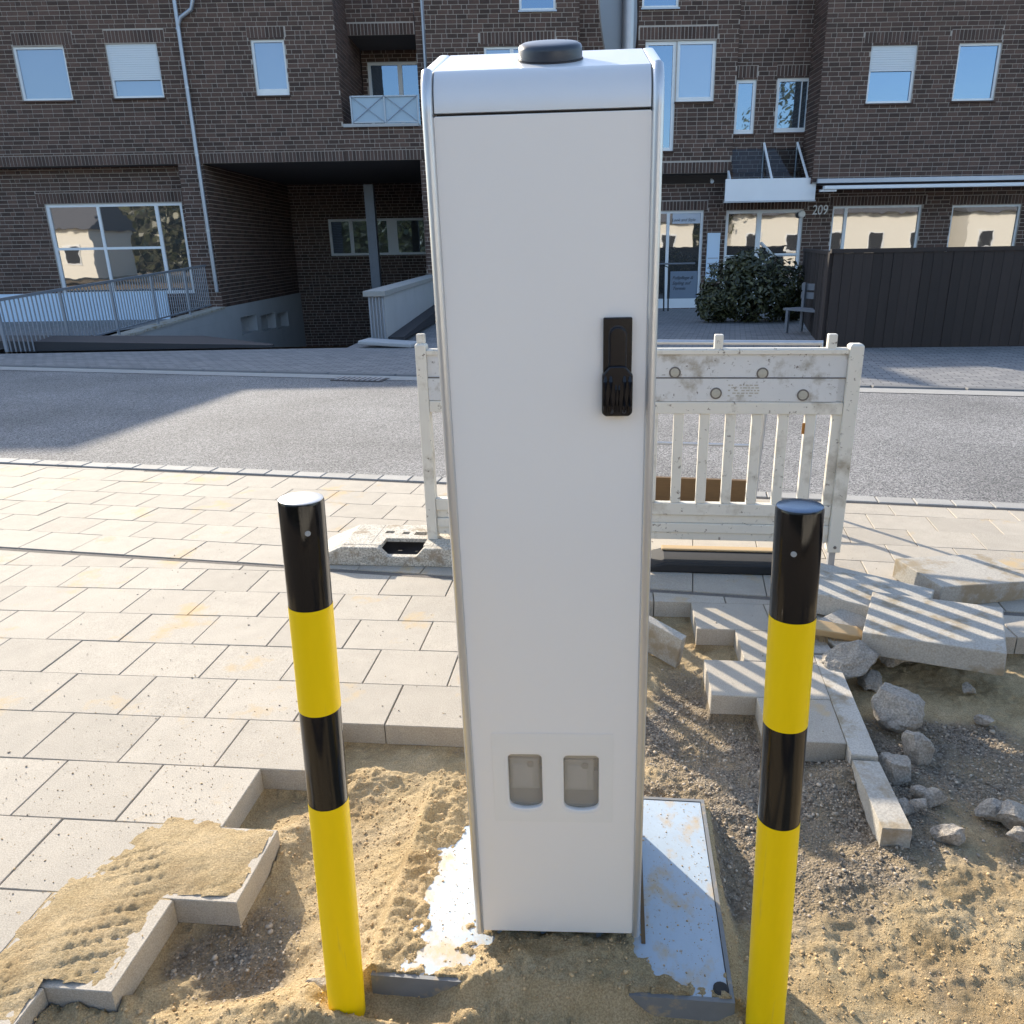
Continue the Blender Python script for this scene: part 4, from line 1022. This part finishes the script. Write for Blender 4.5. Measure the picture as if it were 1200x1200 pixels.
for a, b_ in (((rl0, rz0), (hm, rz1)), ((rl0, rz1), (hm, rz0)), ((hm, rz0), (rl1, rz1)), ((hm, rz1), (rl1, rz0))):
    MB().tube([(a[0], yy-.025, a[1]), (b_[0], yy-.025, b_[1])], .010, 6).build('brace', M_zinc, o)
# --- pier and middle section behind the cabinet
x5 = X(487, 100, YL); xC1 = X(679, 50, YL)
wc1 = rect(608, -40, 651, 12, YL); wc2 = rect(568, 54, 640, 120, YL)
wall('wall', XF(YL), x5+.35, zbal, xC1, 8.8, [wc1, wc2], [sold(563, 37, 651, 51, YL)])
window(wc1, YL, 'dark', sill='zinc'); window(wc2, YL, 'curtain', mull=[(X(600, 80, YL), .1)])
wall('wall', XF(YL+.6), x5, zbal, x5+.35, 8.8)
wall('wall', XF(YL), x5, -.3, xC1, zbal)
xD1 = X(748, 50, YL)
wall('wall', XF(YL+.6), xC1, -.4, xD1, 8.8)
wall('wall', Plane((xC1, YL, 0), (0, 1, 0), (1, 0, 0)), 0, 0, .6, 8.8); wall('wall', Plane((xD1, YL, 0), (0, 1, 0), (-1, 0, 0)), 0, 0, .6, 8.8)
# --- right section upper storey
xE = X(865, 60, YL); zr = Z(815, 203, YL); zr1 = Z(815, 190, YL)
wr0 = rect(753, -40, 796, 9, YL); wr1 = rect(755, 48, 791, 177, YL); wr2 = rect(793, 47, 838, 119, YL)
wall('wall', XF(YL), xD1, zr, xE, 8.8, [wr0, wr1, wr2], [sold(750, 31, 841, 46, YL), (xD1, zr, xE, zr1)])
window(wr0, YL, 'dark', sill='zinc'); window(wr1, YL, 'dark', fw=.09, lab='tall balcony door joined to the window'); window(wr2, YL, 'curtain', fw=.085, bottom=.12)
o = MB().add([(xD1, YL, zr), (xE+3, YL, zr), (xE+3, YG+.1, zr), (xD1, YG+.1, zr)], [(0, 1, 2, 3)]).build('soffit', M_ceil, bld); o.location = (0, -24, 0)
# --- recess with two windows
wall('wall', Plane((xE, YL, 0), (0, 1, 0), (1, 0, 0)), 0, zr, YR-YL, 8.8)
xF = X(962, 100, YB); zc0 = Z(900, 210, YR)
wn1 = rect(861, 93, 885, 157, YR); wn2 = rect(909, 91, 949, 155, YR)
wall('wall', XF(YR), xE, zc0-.6, xF+.1, 8.8, [wn1, wn2], [sold(862, 77, 888, 91, YR), sold(911, 76, 950, 89, YR)])
window(wn1, YR, 'dark', fw=.085, bottom=.12); window(wn2, YR, 'dark', fw=.085, bottom=.12, mull=[(X(939, 120, YR), .02)])
# --- bay at the right
wall('wall', Plane((xF, YB, 0), (0, 1, 0), (-1, 0, 0)), 0, Z(960, 215, YB), YR-YB, 8.7)
zby = Z(1000, 212, YB); wb = rect(1018, 53, 1072, 121, YB); wb2 = rect(1120, 50, 1170, 118, YB)
wall('wall', XF(YB), xF, zby, 26, 8.7, [wb, wb2], [sold(1014, 37, 1076, 50, YB), sold(1116, 34, 1174, 47, YB)])
window(wb, YB, 'dark', shutter=Z(1040, 86, YB), lab='window with roller shutter half down'); window(wb2, YB, 'dark')
o = MB().add([(xF, YB, zby), (26, YB, zby), (26, YG+.1, zby), (xF, YG+.1, zby)], [(0, 1, 2, 3)]).build('soffit', M_ceil, bld); o.location = (0, -24, 0)
# --- ground floor, right
g1 = rect(770, 247, 822, 361, YG); g1 = (X(740, 300, YG), g1[1], g1[2], g1[3]); g2 = rect(848, 246, 937, 358, YG); g3 = rect(972, 241, 1075, 330, YG); g4 = rect(1110, 240, 1190, 330, YG)
wall('wall', XF(YG), xD1, -.4, 26, zby+.1, [g1, g2, g3, g4], [(xD1, g1[3]+.01, g1[2]+.1, g1[3]+.27), (g2[0]-.1, g2[3]+.01, g2[2]+.1, g2[3]+.27), (g3[0]-.1, g3[3]+.01, g3[2]+.1, g3[3]+.27), (g4[0]-.1, g4[3]+.01, g4[2]+.1, g4[3]+.27)])
sw = window(g1, YG, 'shop', mull=[(X(782, 300, YG), .09)], sill=False, fw=.07, bottom=.28, lab='shop window with lettering')
MB().box(X(787, 300, YG), YG+.062, g1[1]+.28, g1[2]-.08, YG+.085, Z(800, 318, YG)).build('lower_panel', mat('grey lower panel', (.16, .20, .26), .4), sw)
MB().box(X(787, 300, YG), YG+.062, Z(800, 262, YG), g1[2]-.08, YG+.085, g1[3]-.07).build('sign_strip', mat('pale sign strip', (.45, .50, .58), .4), sw)
# entrance door pair with the arrow shaped muntins
ed_ = window(g2, YG, 'shop', mull=[(X(888, 290, YG), .14)], sill=False, fw=.09, lab='glazed entrance door pair with arrow shaped bars')
ym_ = Z(900, 299, YG); xr = g2[2]-.09; xm_ = X(892, 290, YG)
for a, b_ in (((X(906, 299, YG), ym_), (xr, ym_)), ((X(906, 299, YG), ym_), (xm_, ym_+.36)), ((X(906, 299, YG), ym_), (xm_, ym_-.36)), ((g2[0]+.09, ym_-.03), (X(884, 299, YG), ym_-.03))):
    MB().tube([(a[0], YG+.06, a[1]), (b_[0], YG+.06, b_[1])], .045, 4).build('door_bar', M_white, ed_)
MB().tube([(X(890, 294, YG), YG+.03, Z(890, 293, YG)), (X(898, 299, YG), YG-.03, Z(890, 298, YG)), (X(893, 306, YG), YG+.03, Z(890, 307, YG))], .035, 8).build('door_handle', M_dark, ed_)
w3_ = window(g3, YG, 'shop', mull=[(X(990, 270, YG), .09)], sill=False); window(g4, YG, 'shop', sill=False)
# letter panel
o = MB().box(X(828, 290, YG), YG-.06, Z(835, 330, YG), X(843, 290, YG), YG-.012, Z(835, 273, YG)).build('letterbox_panel', M_letterp, bld, bevel=.01); o.location = (0, -24, 0)
for i in range(5): MB().box(X(829.5, 290, YG), YG-.066, Z(835, 303+i*6, YG)+.0, X(841.5, 290, YG), YG-.061, Z(835, 302+i*6, YG)+.0).build('letter_slot', M_zinc, o)
# security camera, door lamp
cm = at(838, 211, YL); o = MB().lathe([(.05, 0), (.055, .05), (.03, .16)], 14, TR((cm.x, YG-.18, cm.z-.02), (R(-60), 0, 0))).build('security_camera', M_white, bld, smooth=True); o.location = (0, -24, 0)
lp = at(939, 251, YG); o = MB().lathe([(.10, 0), (.11, .03), (.09, .08), (.03, .1)], 18, TR((lp.x, YG-.012, lp.z), (math.pi/2, 0, 0))).build('door_lamp', M_label, bld, smooth=True); o.location = (0, -24, 0)
# canopy with white fascia and stays
Yc = 23.2
cf = rect(850, 209, 956, 235, Yc)
o = MB().box(cf[0], Yc, cf[1], cf[2], Yc+.06, cf[3]).build('canopy', M_fascia, bld, bevel=.006); o.location = (0, -24, 0)
MB().add([(cf[0]+.3, Yc+.06, cf[1]+.05), (cf[2], Yc+.06, cf[1]+.05), (cf[2], YR-.02, cf[3]+.85), (cf[0]+.3, YR-.02, cf[3]+.85)], [(0, 1, 2, 3)]).build('canopy_glass', G_can, o)
MB().box(cf[0]-.02, Yc-.02, cf[1]-.04, cf[2]+.02, Yc+.08, cf[1]-.003).build('canopy_gutter', M_zinc, o)
for px in (895, 934, 855):
    zt_ = Z(895, 168, YR) if px > 860 else Z(855, 200, YR)
    a = at(px, 170, YR); bx = at(px+(10 if px == 895 else 13 if px > 860 else 1), 212, Yc)
    MB().tube([(a.x, YR-.03, zt_), (bx.x, Yc+.05, cf[3]-.02)], .035, 6).build('canopy_stay', M_white, o)
    MB().tube([(a.x, YR-.03, zt_), (a.x, YR-.03, cf[1]+.2)], .025, 6).build('canopy_post', M_zinc, o)
# awning cassette
aw = rect(958, 208, 1110, 222, YB-.12)
o = MB().box(aw[0], YB-.10, aw[3]-.12, 14.2, YB-.012, aw[3]).build('awning', M_zinc, bld, bevel=.01); o.location = (0, -24, 0)
MB().box(aw[0]+.15, YB-.30, aw[1]+.02, 14.1, YB-.14, aw[1]+.11).build('awning_bar', M_white, o, bevel=.01)
MB().box(aw[0]+.05, YB-.26, aw[1]-.04, aw[0]+.5, YB-.15, aw[1]+.015).build('awning_arm', M_steel, o)
# lettering
def text(s, loc, size, m, parent, shear=0, ext=.004):
    cu = bpy.data.curves.new('t', 'FONT'); cu.body = s; cu.size = size; cu.extrude = ext; cu.shear = shear; cu.align_x = 'LEFT'
    t = bpy.data.objects.new('t', cu); COL.objects.link(t); bpy.context.view_layer.update()
    me = bpy.data.meshes.new_from_object(t.evaluated_get(bpy.context.evaluated_depsgraph_get())); bpy.data.objects.remove(t); me.materials.clear()
    me.transform(Matrix.Rotation(math.pi/2, 4, 'X')); o = link('lettering', me, m, parent); o.location = loc; return o
p = at(951, 251.5, YG); t = text('209', (p.x, YG-.02-24, p.z), .38, M_num, bld, .08, .01); t.name = 'house_number'; t.scale.x = .82
p = at(787.5, 259.5, YG); text('Look and Style', (p.x, YG+.058, p.z), .118, M_txt, sw, .35)
for i, s in enumerate(('Fußpflege &', 'Styling auf', 'Termin')):
    p = at(788, 327.5+i*6.2, YG); text(s, (p.x, YG+.058, p.z), .135, M_txt, sw, .35)
# --- left ground floor: passage
zpc = zled; Ypk = 32.0
xp0 = X(250, 280, YL); xpier = X(222, 280, YL); xp1 = x5
wall('wall', XF(YL), xpier, -.3, xp0, zled)
wall('wall', Plane((xp0, YL, 0), (0, 1, 0), (1, 0, 0)), 0, .05, Ypk-YL, zled)
wall('wall', Plane((xpier, YL, 0), (0, 1, 0), (-1, 0, 0)), 0, -.3, .5, zled)
YG2 = YL+.5
gw = rect(60, 238, 219, 320, YG2); gw = (gw[0], .45, gw[2], gw[3])
wall('wall', XF(YG2), xl, -.3, xpier, zled+.05, [gw], [(gw[0]-.2, gw[3]+.01, gw[2]+.2, gw[3]+.30)])
mu = [(X(188, 280, YG2), .10), (X(120, 280, YG2), .08)]
window(gw, YG2, 'shop', mull=mu, bar_=[(Z(190, 290, YG2), gw[0]+.06, mu[0][0]-.05)], sill=False, fw=.09, lab='wide shop window behind the ramp railing')
o = MB().add([(xl, YL, zled), (xp0+.001, YL, zled), (xp0+.001, YG2+.1, zled), (xl, YG2+.1, zled)], [(0, 1, 2, 3)]).build('soffit', M_ceil, bld); o.location = (0, -24, 0)
o = MB().box(xp0, YL+.001, zled+.002, xp1+1.2, Ypk, zled+.2).build('passage_ceiling', M_ceil, bld); o.location = (0, -24, 0)
bw = rect(386, 256, 500, 299, Ypk)
wall('wall', XF(Ypk), xp0, -3, xp1+1.3, zled+.05, [bw])
window(bw, Ypk, 'dark', mull=[(X(412, 280, Ypk), .14), (X(460, 280, Ypk), .4)], sill=False, fw=.09)
wall('wall', Plane((xp1+.03, YL, 0), (0, 1, 0), (-1, 0, 0)), 0, -2.5, Ypk-YL, zled)
# pier at the right of the passage
pc = at(435, 265, 27.); o = MB().box(pc.x-.15, 27, -2, pc.x+.15, 27.3, zled-.4).build('passage_column', M_grey, bld); o.location = (0, -24, 0)
# roof slab and rear to close the volume
o = MB().box(xl, YL+.35, 8.1, xc_-.1, 36, 8.24).box(xc_-.05, YM+.4, 8.1, 24, 36, 8.7).box(xl, 36, -3, 26, 36.2, 8.7).build('roof', M_tile, bld); o.location = (0, -24, 0)
# downpipes
px0, px1_ = at(203, -20, YL), at(243, 303, YL)
dp = MB().tube([(px0.x, YL-.10, 8.0), (px0.x, YL-.10, zled-.1), (px0.x, YL-.10, .5)], .055, 10).build('downpipe', M_zinc, bld, smooth=True); dp.location = (0, -24, 0)
a, b_, c_, d_ = at(228, 0, YL), at(226, 12, YL), at(213, 22, YL), at(211, 36, YL)
MB().tube([(a.x, YL-.1, 8.0), (a.x, YL-.1, a.z), (b_.x, YL-.1, b_.z), (c_.x, YL-.1, c_.z), (d_.x-.03, YL-.1, d_.z)], .05, 10).build('branch_pipe', M_zinc, dp, smooth=True)
for z in (2.2, 4.2, 5.9): MB().lathe([(.062, 0), (.062, .05)], 12, TR((px0.x, YL-.10, z))).build('pipe_bracket', M_steel, dp)
p = at(495, 30, YL); o = MB().tube([(p.x, YL-.1+.3, 8.7), (p.x, YL-.1+.3, 3.5)], .05, 10).build('downpipe', M_zinc, bld, smooth=True); o.location = (0, -24, 0)

# realise the bricks: 300 that show largest as parts, the rest joined per wall
unit = bpy.data.meshes.new('brick'); bm = bmesh.new(); bmesh.ops.create_cube(bm, size=1); bmesh.ops.bevel(bm, geom=bm.edges[:], offset=.03, segments=1, affect='EDGES') if False else None; bm.to_mesh(unit); bm.free(); unit.materials.append(M_brick)
def bscore(b_):
    o, pl, a, z0, c_, z1, pr, tn = b_
    m_ = pl.P((a+c_)/2, (z0+z1)/2); q_ = proj(m_)
    if not (0 < q_[0] < 1200 and 0 < q_[1] < 1200): return -1
    if 500 < q_[0] < 780 and q_[1] > 70: return -.5
    A = proj(pl.P(a, z0)); B = proj(pl.P(c_, z1)); return abs((B[0]-A[0])*(B[1]-A[1]))
scs = [bscore(b_) for b_ in bricks]
order = sorted(range(len(bricks)), key=lambda i: -scs[i]); top = set(order[:300]); join = {}
for i, (o, pl, a, z0, c_, z1, pr, tn) in enumerate(bricks):
    if scs[i] == -1 and not inframe(pl.P((a+c_)/2, (z0+z1)/2), 60): continue
    if i in top:
        b_ = bpy.data.objects.new('brick', unit); COL.objects.link(b_); b_.parent = o
        ctr = pl.P((a+c_)/2, (z0+z1)/2, -.004+pr/1.)
        M3 = Matrix(((pl.d.x, -pl.n.x, 0), (pl.d.y, -pl.n.y, 0), (0, 0, 1))).to_4x4()
        b_.matrix_local = Matrix.Translation(ctr) @ M3 @ Matrix.Diagonal((c_-a, .024, z1-z0, 1))
    else:
        mb = join.setdefault(o.name, (o, MB()))[1]; w1_ = .008+pr; e = .0
        P_ = [pl.P(a, z0, w1_), pl.P(c_, z0, w1_), pl.P(c_, z1, w1_), pl.P(a, z1, w1_), pl.P(a, z0, -.004), pl.P(c_, z0, -.004), pl.P(c_, z1, -.004), pl.P(a, z1, -.004)]
        mb.add(P_, [(0, 1, 2, 3), (0, 4, 5, 1), (1, 5, 6, 2), (2, 6, 7, 3), (3, 7, 4, 0)], tn)
for nm, (o, mb) in join.items():
    b_ = mb.build('bricks', M_brick, o, tone=True, rec=False); b_['kind'] = 'stuff'
print('bricks', len(bricks), 'objects', len(bpy.data.objects))

# ------------------------------------------------------------------ garage ramp, terrace wall, railing
rp = MB(); rp.add([(RX0, RY0, 0), (RX1, RY0, 0), (RX1, RY1, -2.55), (RX0, RY1, -2.55)], [(0, 1, 2, 3)]); tag(rp.build('ramp', M_fp), kind='structure')
tw = empty('ramp_wall', (RX0, 17, 0), 'pale concrete retaining wall with square niches along the left side of the garage ramp', 'wall')
twx = RX0+.0
xa = at(168, 381, 15.0)
# wall along the ramp: x = twx, niches as real recesses
npx = [(283, 302), (307, 324), (326, 339)]
holes = []
def onx(px, py, xx):
    d = ray(px, py); return CAM+d*(xx/d.x)
xw = xp0+.04
for a, b_ in npx:
    p0_ = onx(a, 383, xw); p1_ = onx(b_, 383, xw); zc_ = onx((a+b_)/2, 380-(a-283)*.12, xw).z; hh_ = .27
    holes.append((p0_.y, zc_-hh_, p1_.y, zc_+hh_))
zc = lambda y: -.11+(y-18.5)*.033
mb = MB()
for (a, b_, c_, d_) in holed(YL-.4, Ypk, -3, .05, holes)+holed(13.7, YL-.4, -3, -.34, []): mb.add([(xw, a, b_), (xw, c_, b_), (xw, c_, d_), (xw, a, d_)], [(0, 1, 2, 3)])
for h in holes:
    a, b_, c_, d_ = h
    for (p, r_) in (((a, b_), (a, d_)), ((a, d_), (c_, d_)), ((c_, d_), (c_, b_)), ((c_, b_), (a, b_))):
        mb.add([(xw, *p), (xw, *r_), (xw-.3, *r_), (xw-.3, *p)], [(0, 1, 2, 3)])
    mb.add([(xw-.3, a, b_), (xw-.3, c_, b_), (xw-.3, c_, d_), (xw-.3, a, d_)], [(0, 1, 2, 3)])
mb.prism([(13.7, -.339), (YL-.401, -.339), (YL-.401, zc(YL)-.06), (13.7, zc(13.7)-.06)], xw-.25, xw, 'x')
o = mb.build('wall_face', M_conc, tw, rec=False); o.location = (-RX0, -17, 0)
o = MB().prism([(13.6, zc(13.6)-.059), (YL-.03, zc(YL)-.059), (YL-.03, zc(YL)), (13.6, zc(13.6))], xw-.32, xw+.04, 'x').build('coping', M_slabedge, tw); o.location = (-RX0, -17, 0)
rr_ = empty('ramp_railing', (xw, 17, 0), 'grey steel bar railing on the ramp wall in front of the left shop window', 'railing')
y0_, y1_ = 14.0, 23.3; rx = xw-.12
def rb(mb, name, m=M_zinc): o = mb.build(name, m, rr_); o.location = (-xw, -17, 0); return o
bt = lambda y: zc(y)+.10; tp = lambda y: 1.04+(y-18.5)*.042
rb(MB().prism([(y0_, tp(y0_)), (y1_, tp(y1_)), (y1_, tp(y1_)+.05), (y0_, tp(y0_)+.05)], rx-.025, rx+.025, 'x'), 'top_rail')
rb(MB().prism([(y0_, bt(y0_)), (y1_, bt(y1_)), (y1_, bt(y1_)+.035), (y0_, bt(y0_)+.035)], rx-.018, rx+.018, 'x'), 'bottom_rail')
n = 0; y = y0_
while y < y1_:
    big = n % 15 == 0
    rb(MB().box(rx-(.025 if big else .009), y, zc(y)-.01 if big else bt(y)+.036, rx+(.025 if big else .009), y+(.045 if big else .018), tp(y)), 'post' if big else 'baluster'); y += .13; n += 1
# railing returns along the front of the shop window (pale panel behind it)
o = tag(MB().box(-17, YG2-.8, zg(YG2)-.02, X(208, 340, YG2), YG2-.75, .55).build('display_shelf', M_letterp), 'pale blue low panel standing behind the ramp railing', 'panel')
# dark low kerb of the ramp mouth at the left
c0, c1, c2_ = gnd(-160, 398, .12), gnd(225, 398, .08), gnd(318, 405, .0)
o = MB().add([(c0.x, c0.y, -.3), (c2_.x, c2_.y, -.02), (c2_.x, c2_.y+.15, -.02), (c1.x, c1.y+.5, -.02), (c0.x, c0.y+.5, -.02), (c0.x, c0.y, .13), (c2_.x, c2_.y, .01), (c2_.x, c2_.y+.15, .01), (c1.x, c1.y+.5, .10), (c0.x, c0.y+.5, .15)],
    [(0, 1, 6, 5), (5, 6, 7, 8, 9), (1, 2, 7, 6), (2, 3, 8, 7), (3, 4, 9, 8), (4, 0, 5, 9)]).build('ramp_kerb', M_gap); tag(o, 'low dark wedge shaped kerb at the mouth of the garage ramp', 'kerb')
# parapet wall at the right of the ramp
pw = empty('parapet_wall', (-3.1, 17, 0), 'grey concrete parapet block beside the dark garage passage left of the cabinet', 'wall')
def pb(mb, name, m=M_conc, **k): o = mb.build(name, m, pw, **k); o.location = (3.1, -17, 0); return o
a = at(452, 380, 14.6).x; b_ = at(430, 380, 14.6).x
pb(MB().box(b_+.05, 14.65, -.6, a, 23.9, .80), 'wall_body')
pb(MB().box(b_-.02, 14.55, .801, a+.04, 23.9, .90), 'coping', M_kerb, bevel=.01)
for i in range(5): pb(MB().box(b_+.07+i*.06, 14.60, .0, b_+.09+i*.06, 14.64, .79), 'grille_bar', M_zinc)
pb(MB().prism([(14.7, .0), (23.9, -.2), (23.9, .2), (14.7, .06)], a+.01, a+.30, 'x'), 'kerb_ramp', M_gap)
o = MB().box(-.55, -.2, 0, .45, .25, .07).build('kerb_slab', M_conc, None, bevel=.02); o.location = (-2.55, 13.9, 0); o.rotation_euler = (0, R(3), R(-12)); tag(o, 'pale grey stone slab lying at the foot of the parapet block', 'stone slab')

# ------------------------------------------------------------------ wooden fence at the right, bench
def fence(A_, B_, hgt, label):
    A_, B_ = Vector(A_), Vector(B_); d = B_-A_; n_ = int(d.length/.15); a_ = math.atan2(d.y, d.x)
    root = empty('wooden_fence', A_, label, 'fence', rot=(0, 0, a_)); me_ = None
    for i in range(n_):
        h_ = hgt+random.uniform(-.015, .015)
        if me_ is None: o = MB().box(0, -.012, -.05, .1455, .012, hgt).build('plank', M_fence, root); me_ = o.data
        else: o = link('plank', me_, None, root)
        o.location = (i*.15, random.uniform(-.006, .006), 0); o.scale.z = random.uniform(.99, 1.01)
    for z in (.35, hgt-.3): MB().box(0, .014, z, d.length, .05, z+.09).build('rail', M_fence, root)
    MB().box(-.05, -.03, hgt-.012, d.length, .05, hgt+.05).build('cap_rail', M_fence, root)
    x = 0
    while x < d.length: MB().box(x-.05, .051, 0, x+.05, .14, hgt+.005).build('post', M_fence, root); x += 1.8
    return root
fa = gnd(966, 408, 0); fh = at(968, 296, fa.y).z
fb_ = at(938, 340, 19.5)
fence((fa.x, fa.y, 0), (fa.x+7.0, fa.y-.4, 0), fh, 'dark brown plank fence running out of view at the right, facing the road')
fence((fb_.x, 19.5, 0), (fa.x, fa.y+.08, 0), fh-.03, 'dark brown plank fence side running back towards the house entrance')
bn = empty('bench', (0, 0, 0), 'grey wooden bench in shade between the bush and the dark fence', 'bench')
p = gnd(948, 392, 0)
bn.location = (p.x+.25, p.y+.3, -.04); bn.rotation_euler = (0, 0, R(-62))
for i in range(3): MB().box(-.7, -.2+i*.14, .42, .7, -.08+i*.14, .46).build('seat_slat', M_grey, bn)
for i in range(2): MB().box(-.7, .24, .62+i*.16, .7, .27, .74+i*.16).build('back_slat', M_grey, bn)
for x in (-.6, .6): MB().box(x-.03, -.2, 0, x+.03, -.15, .419).box(x-.03, .19, 0, x+.03, .239, .92).build('leg', M_grey, bn)
# bicycle stand by the shop window
bk = empty('bicycle_stand', (0, 0, 0), 'dark bent tube stand in front of the shop window right of the cabinet', 'bicycle stand')
A_ = at(776, 355, 22.9); 
for dx in (0, .42):
    MB().tube([(A_.x-.25+dx*.3, 23.0, -.25), (A_.x-.25+dx*.3, 23.0, .95), (A_.x-.15+dx*.3, 23.0, 1.08), (A_.x+.02+dx*.3, 22.9, 1.0), (A_.x+.05+dx*.3, 22.9, -.2)], .022, 8).build('tube', M_dark, bk, smooth=True)
MB().tube([(A_.x-.3, 22.95, 1.1), (A_.x+.9, 22.95, 1.1)], .025, 8).build('top_bar', M_grey, bk, smooth=True)

# ------------------------------------------------------------------ evergreen bush
bush = empty('bush', (5.05, 18.6, -.13), 'large dark evergreen bush with glossy leaves in front of the entrance door', 'bush')
lv = MB(); n = 0; rg = random.Random(5)
lobes = [(-.55, 0, .75, .62, .6, .70), (.1, .1, .95, .75, .6, .70), (.75, 0, .72, .58, .55, .68), (-.85, -.1, .42, .45, .45, .42), (.15, -.25, .5, .95, .6, .5), (1.05, .0, .35, .42, .4, .36), (-.15, .1, 1.25, .35, .35, .3)]
while n < 7500:
    L_ = rg.choice(lobes); d = Vector((rg.gauss(0, 1), rg.gauss(0, 1), rg.gauss(0, 1))).normalized(); k_ = rg.uniform(.72, 1.06)
    p = Vector((L_[0]+d.x*L_[3]*k_, L_[1]+d.y*L_[4]*k_, L_[2]+d.z*L_[5]*k_))
    if p.z < .03: continue
    s = rg.uniform(.028, .055); nrm = (d+Vector((rg.uniform(-.9, .9), rg.uniform(-.9, .9), rg.uniform(-.4, .9)))).normalized()
    a = nrm.orthogonal().normalized(); a.rotate(Quaternion(nrm, rg.uniform(0, 6.28))); b2 = nrm.cross(a)
    lv.add([p-a*s*1.6, p-b2*s*.7+nrm*s*.25, p+a*s*1.6, p+b2*s*.7+nrm*s*.25], [(0, 1, 2), (0, 2, 3)], rg.random()**1.5); n += 1
o = lv.build('foliage', M_leaf, bush, tone=True, rec=False); o['kind'] = 'stuff'
tw_ = MB()
for i in range(26):
    d = Vector((rg.uniform(-.9, 1.0), rg.uniform(-.4, .4), rg.uniform(.5, 1.3))); tw_.tube([(rg.uniform(-.2, .2), 0, -.02), tuple(d*.5+Vector((0, 0, .05))), tuple(d)], [.025, .015, .006], 5)
tw_.build('branches', M_leafd, bush, rec=False)
bush.scale = (.98, .98, .98)

# ------------------------------------------------------------------ the other side of the street, seen only mirrored in the shop windows
def house(x, y, w_, d_, h_, rh, label, mw):
    r = empty('house', (x, y, 0), label, 'house')
    MB().box(-w_/2, -d_, 0, w_/2, 0, h_).build('wall', mw, r)
    MB().prism([(.4, h_-.02), (-d_-.4, h_-.02), (-d_/2, h_+rh)], -w_/2-.3, w_/2+.3, 'x').build('roof', M_tile, r)
    nx = max(2, int(w_/3))
    for i in range(nx):
        cx = -w_/2+(i+.5)*w_/nx
        for z in (1.0,)+((3.7,) if h_ > 5 else ()):
            f = MB().box(cx-.55, .002, z, cx+.55, .05, z+1.3).build('window', M_white, r); MB().box(cx-.47, .051, z+.08, cx+.47, .055, z+1.22).build('pane', M_void, f)
    return r
house(6, -9, 11, 8, 3.2, 2.2, 'low white house with a grey tiled roof across the street, mirrored in the shop windows', M_wallw)
house(-35, -10, 6, 6, 3.4, 2.4, 'small white house behind the viewer, mirrored in the left shop window', M_wallw)
house(22, -10, 15, 8, 3.6, 2.4, 'white house with a low eave at the far right behind the viewer', M_wallw)
for i, (x, y, r_, h_) in enumerate(((-1.5, -12, 2.6, 7), (13.5, -11, 2.8, 8), (18.5, -12, 3.6, 15))):
    t = empty('tree', (x, y, 0), ['dark green tree left of the low white house behind the viewer', 'tall dark green tree right of the low white house', 'tallest dark green tree at the far right behind the viewer'][i], 'tree')
    MB().tube([(0, 0, -.1), (.1, 0, h_*.4), (0, .1, h_*.75)], [.2, .15, .05], 8).build('trunk', M_leafd, t)
    c_ = MB()
    for k in range(1500):
        d = Vector((rg.gauss(0, 1), rg.gauss(0, 1), rg.gauss(0, 1))).normalized()*r_*rg.uniform(.5, 1); p = Vector((d.x, d.y, h_*.62+d.z*1.05)); s = rg.uniform(.1, .22)
        nrm = Vector((rg.gauss(0, 1), rg.gauss(0, 1), rg.gauss(0, 1))).normalized(); a = nrm.orthogonal().normalized(); b2 = nrm.cross(a)
        c_.add([p-a*s, p-b2*s*.6, p+a*s, p+b2*s*.6], [(0, 1, 2, 3)], rg.random())
    o = c_.build('crown', M_leaf, t, tone=True, rec=False); o['kind'] = 'stuff'
house(40, -11, 16, 8, 3.6, 2.6, 'white house furthest right behind the viewer', M_wallw)
c_ = MB()
c_.box(-60, -27, 0, 70, -26, 6.5, tone=.12)
for k in range(16000):
    X_ = rg.uniform(-60, 70); h_ = 7+2.5*math.sin(X_*.31)+1.5*math.sin(X_*.83); p = Vector((X_, -24+rg.uniform(-2, 3), rg.random()*h_)); s_ = rg.uniform(.2, .42)
    nrm = Vector((rg.gauss(0, 1), rg.gauss(0, 1)+.6, rg.gauss(0, 1))).normalized(); a = nrm.orthogonal().normalized(); b2 = nrm.cross(a)
    c_.add([p-a*s_, p-b2*s_*.6, p+a*s_, p+b2*s_*.6], [(0, 1, 2, 3)], rg.random()*.6)
o = c_.build('treeline', M_leaf, None, tone=True, rec=False); tag(o, 'dark green wood beyond the white houses behind the viewer', kind='stuff')
sc.render.resolution_x = 1024; sc.render.resolution_y = 1024
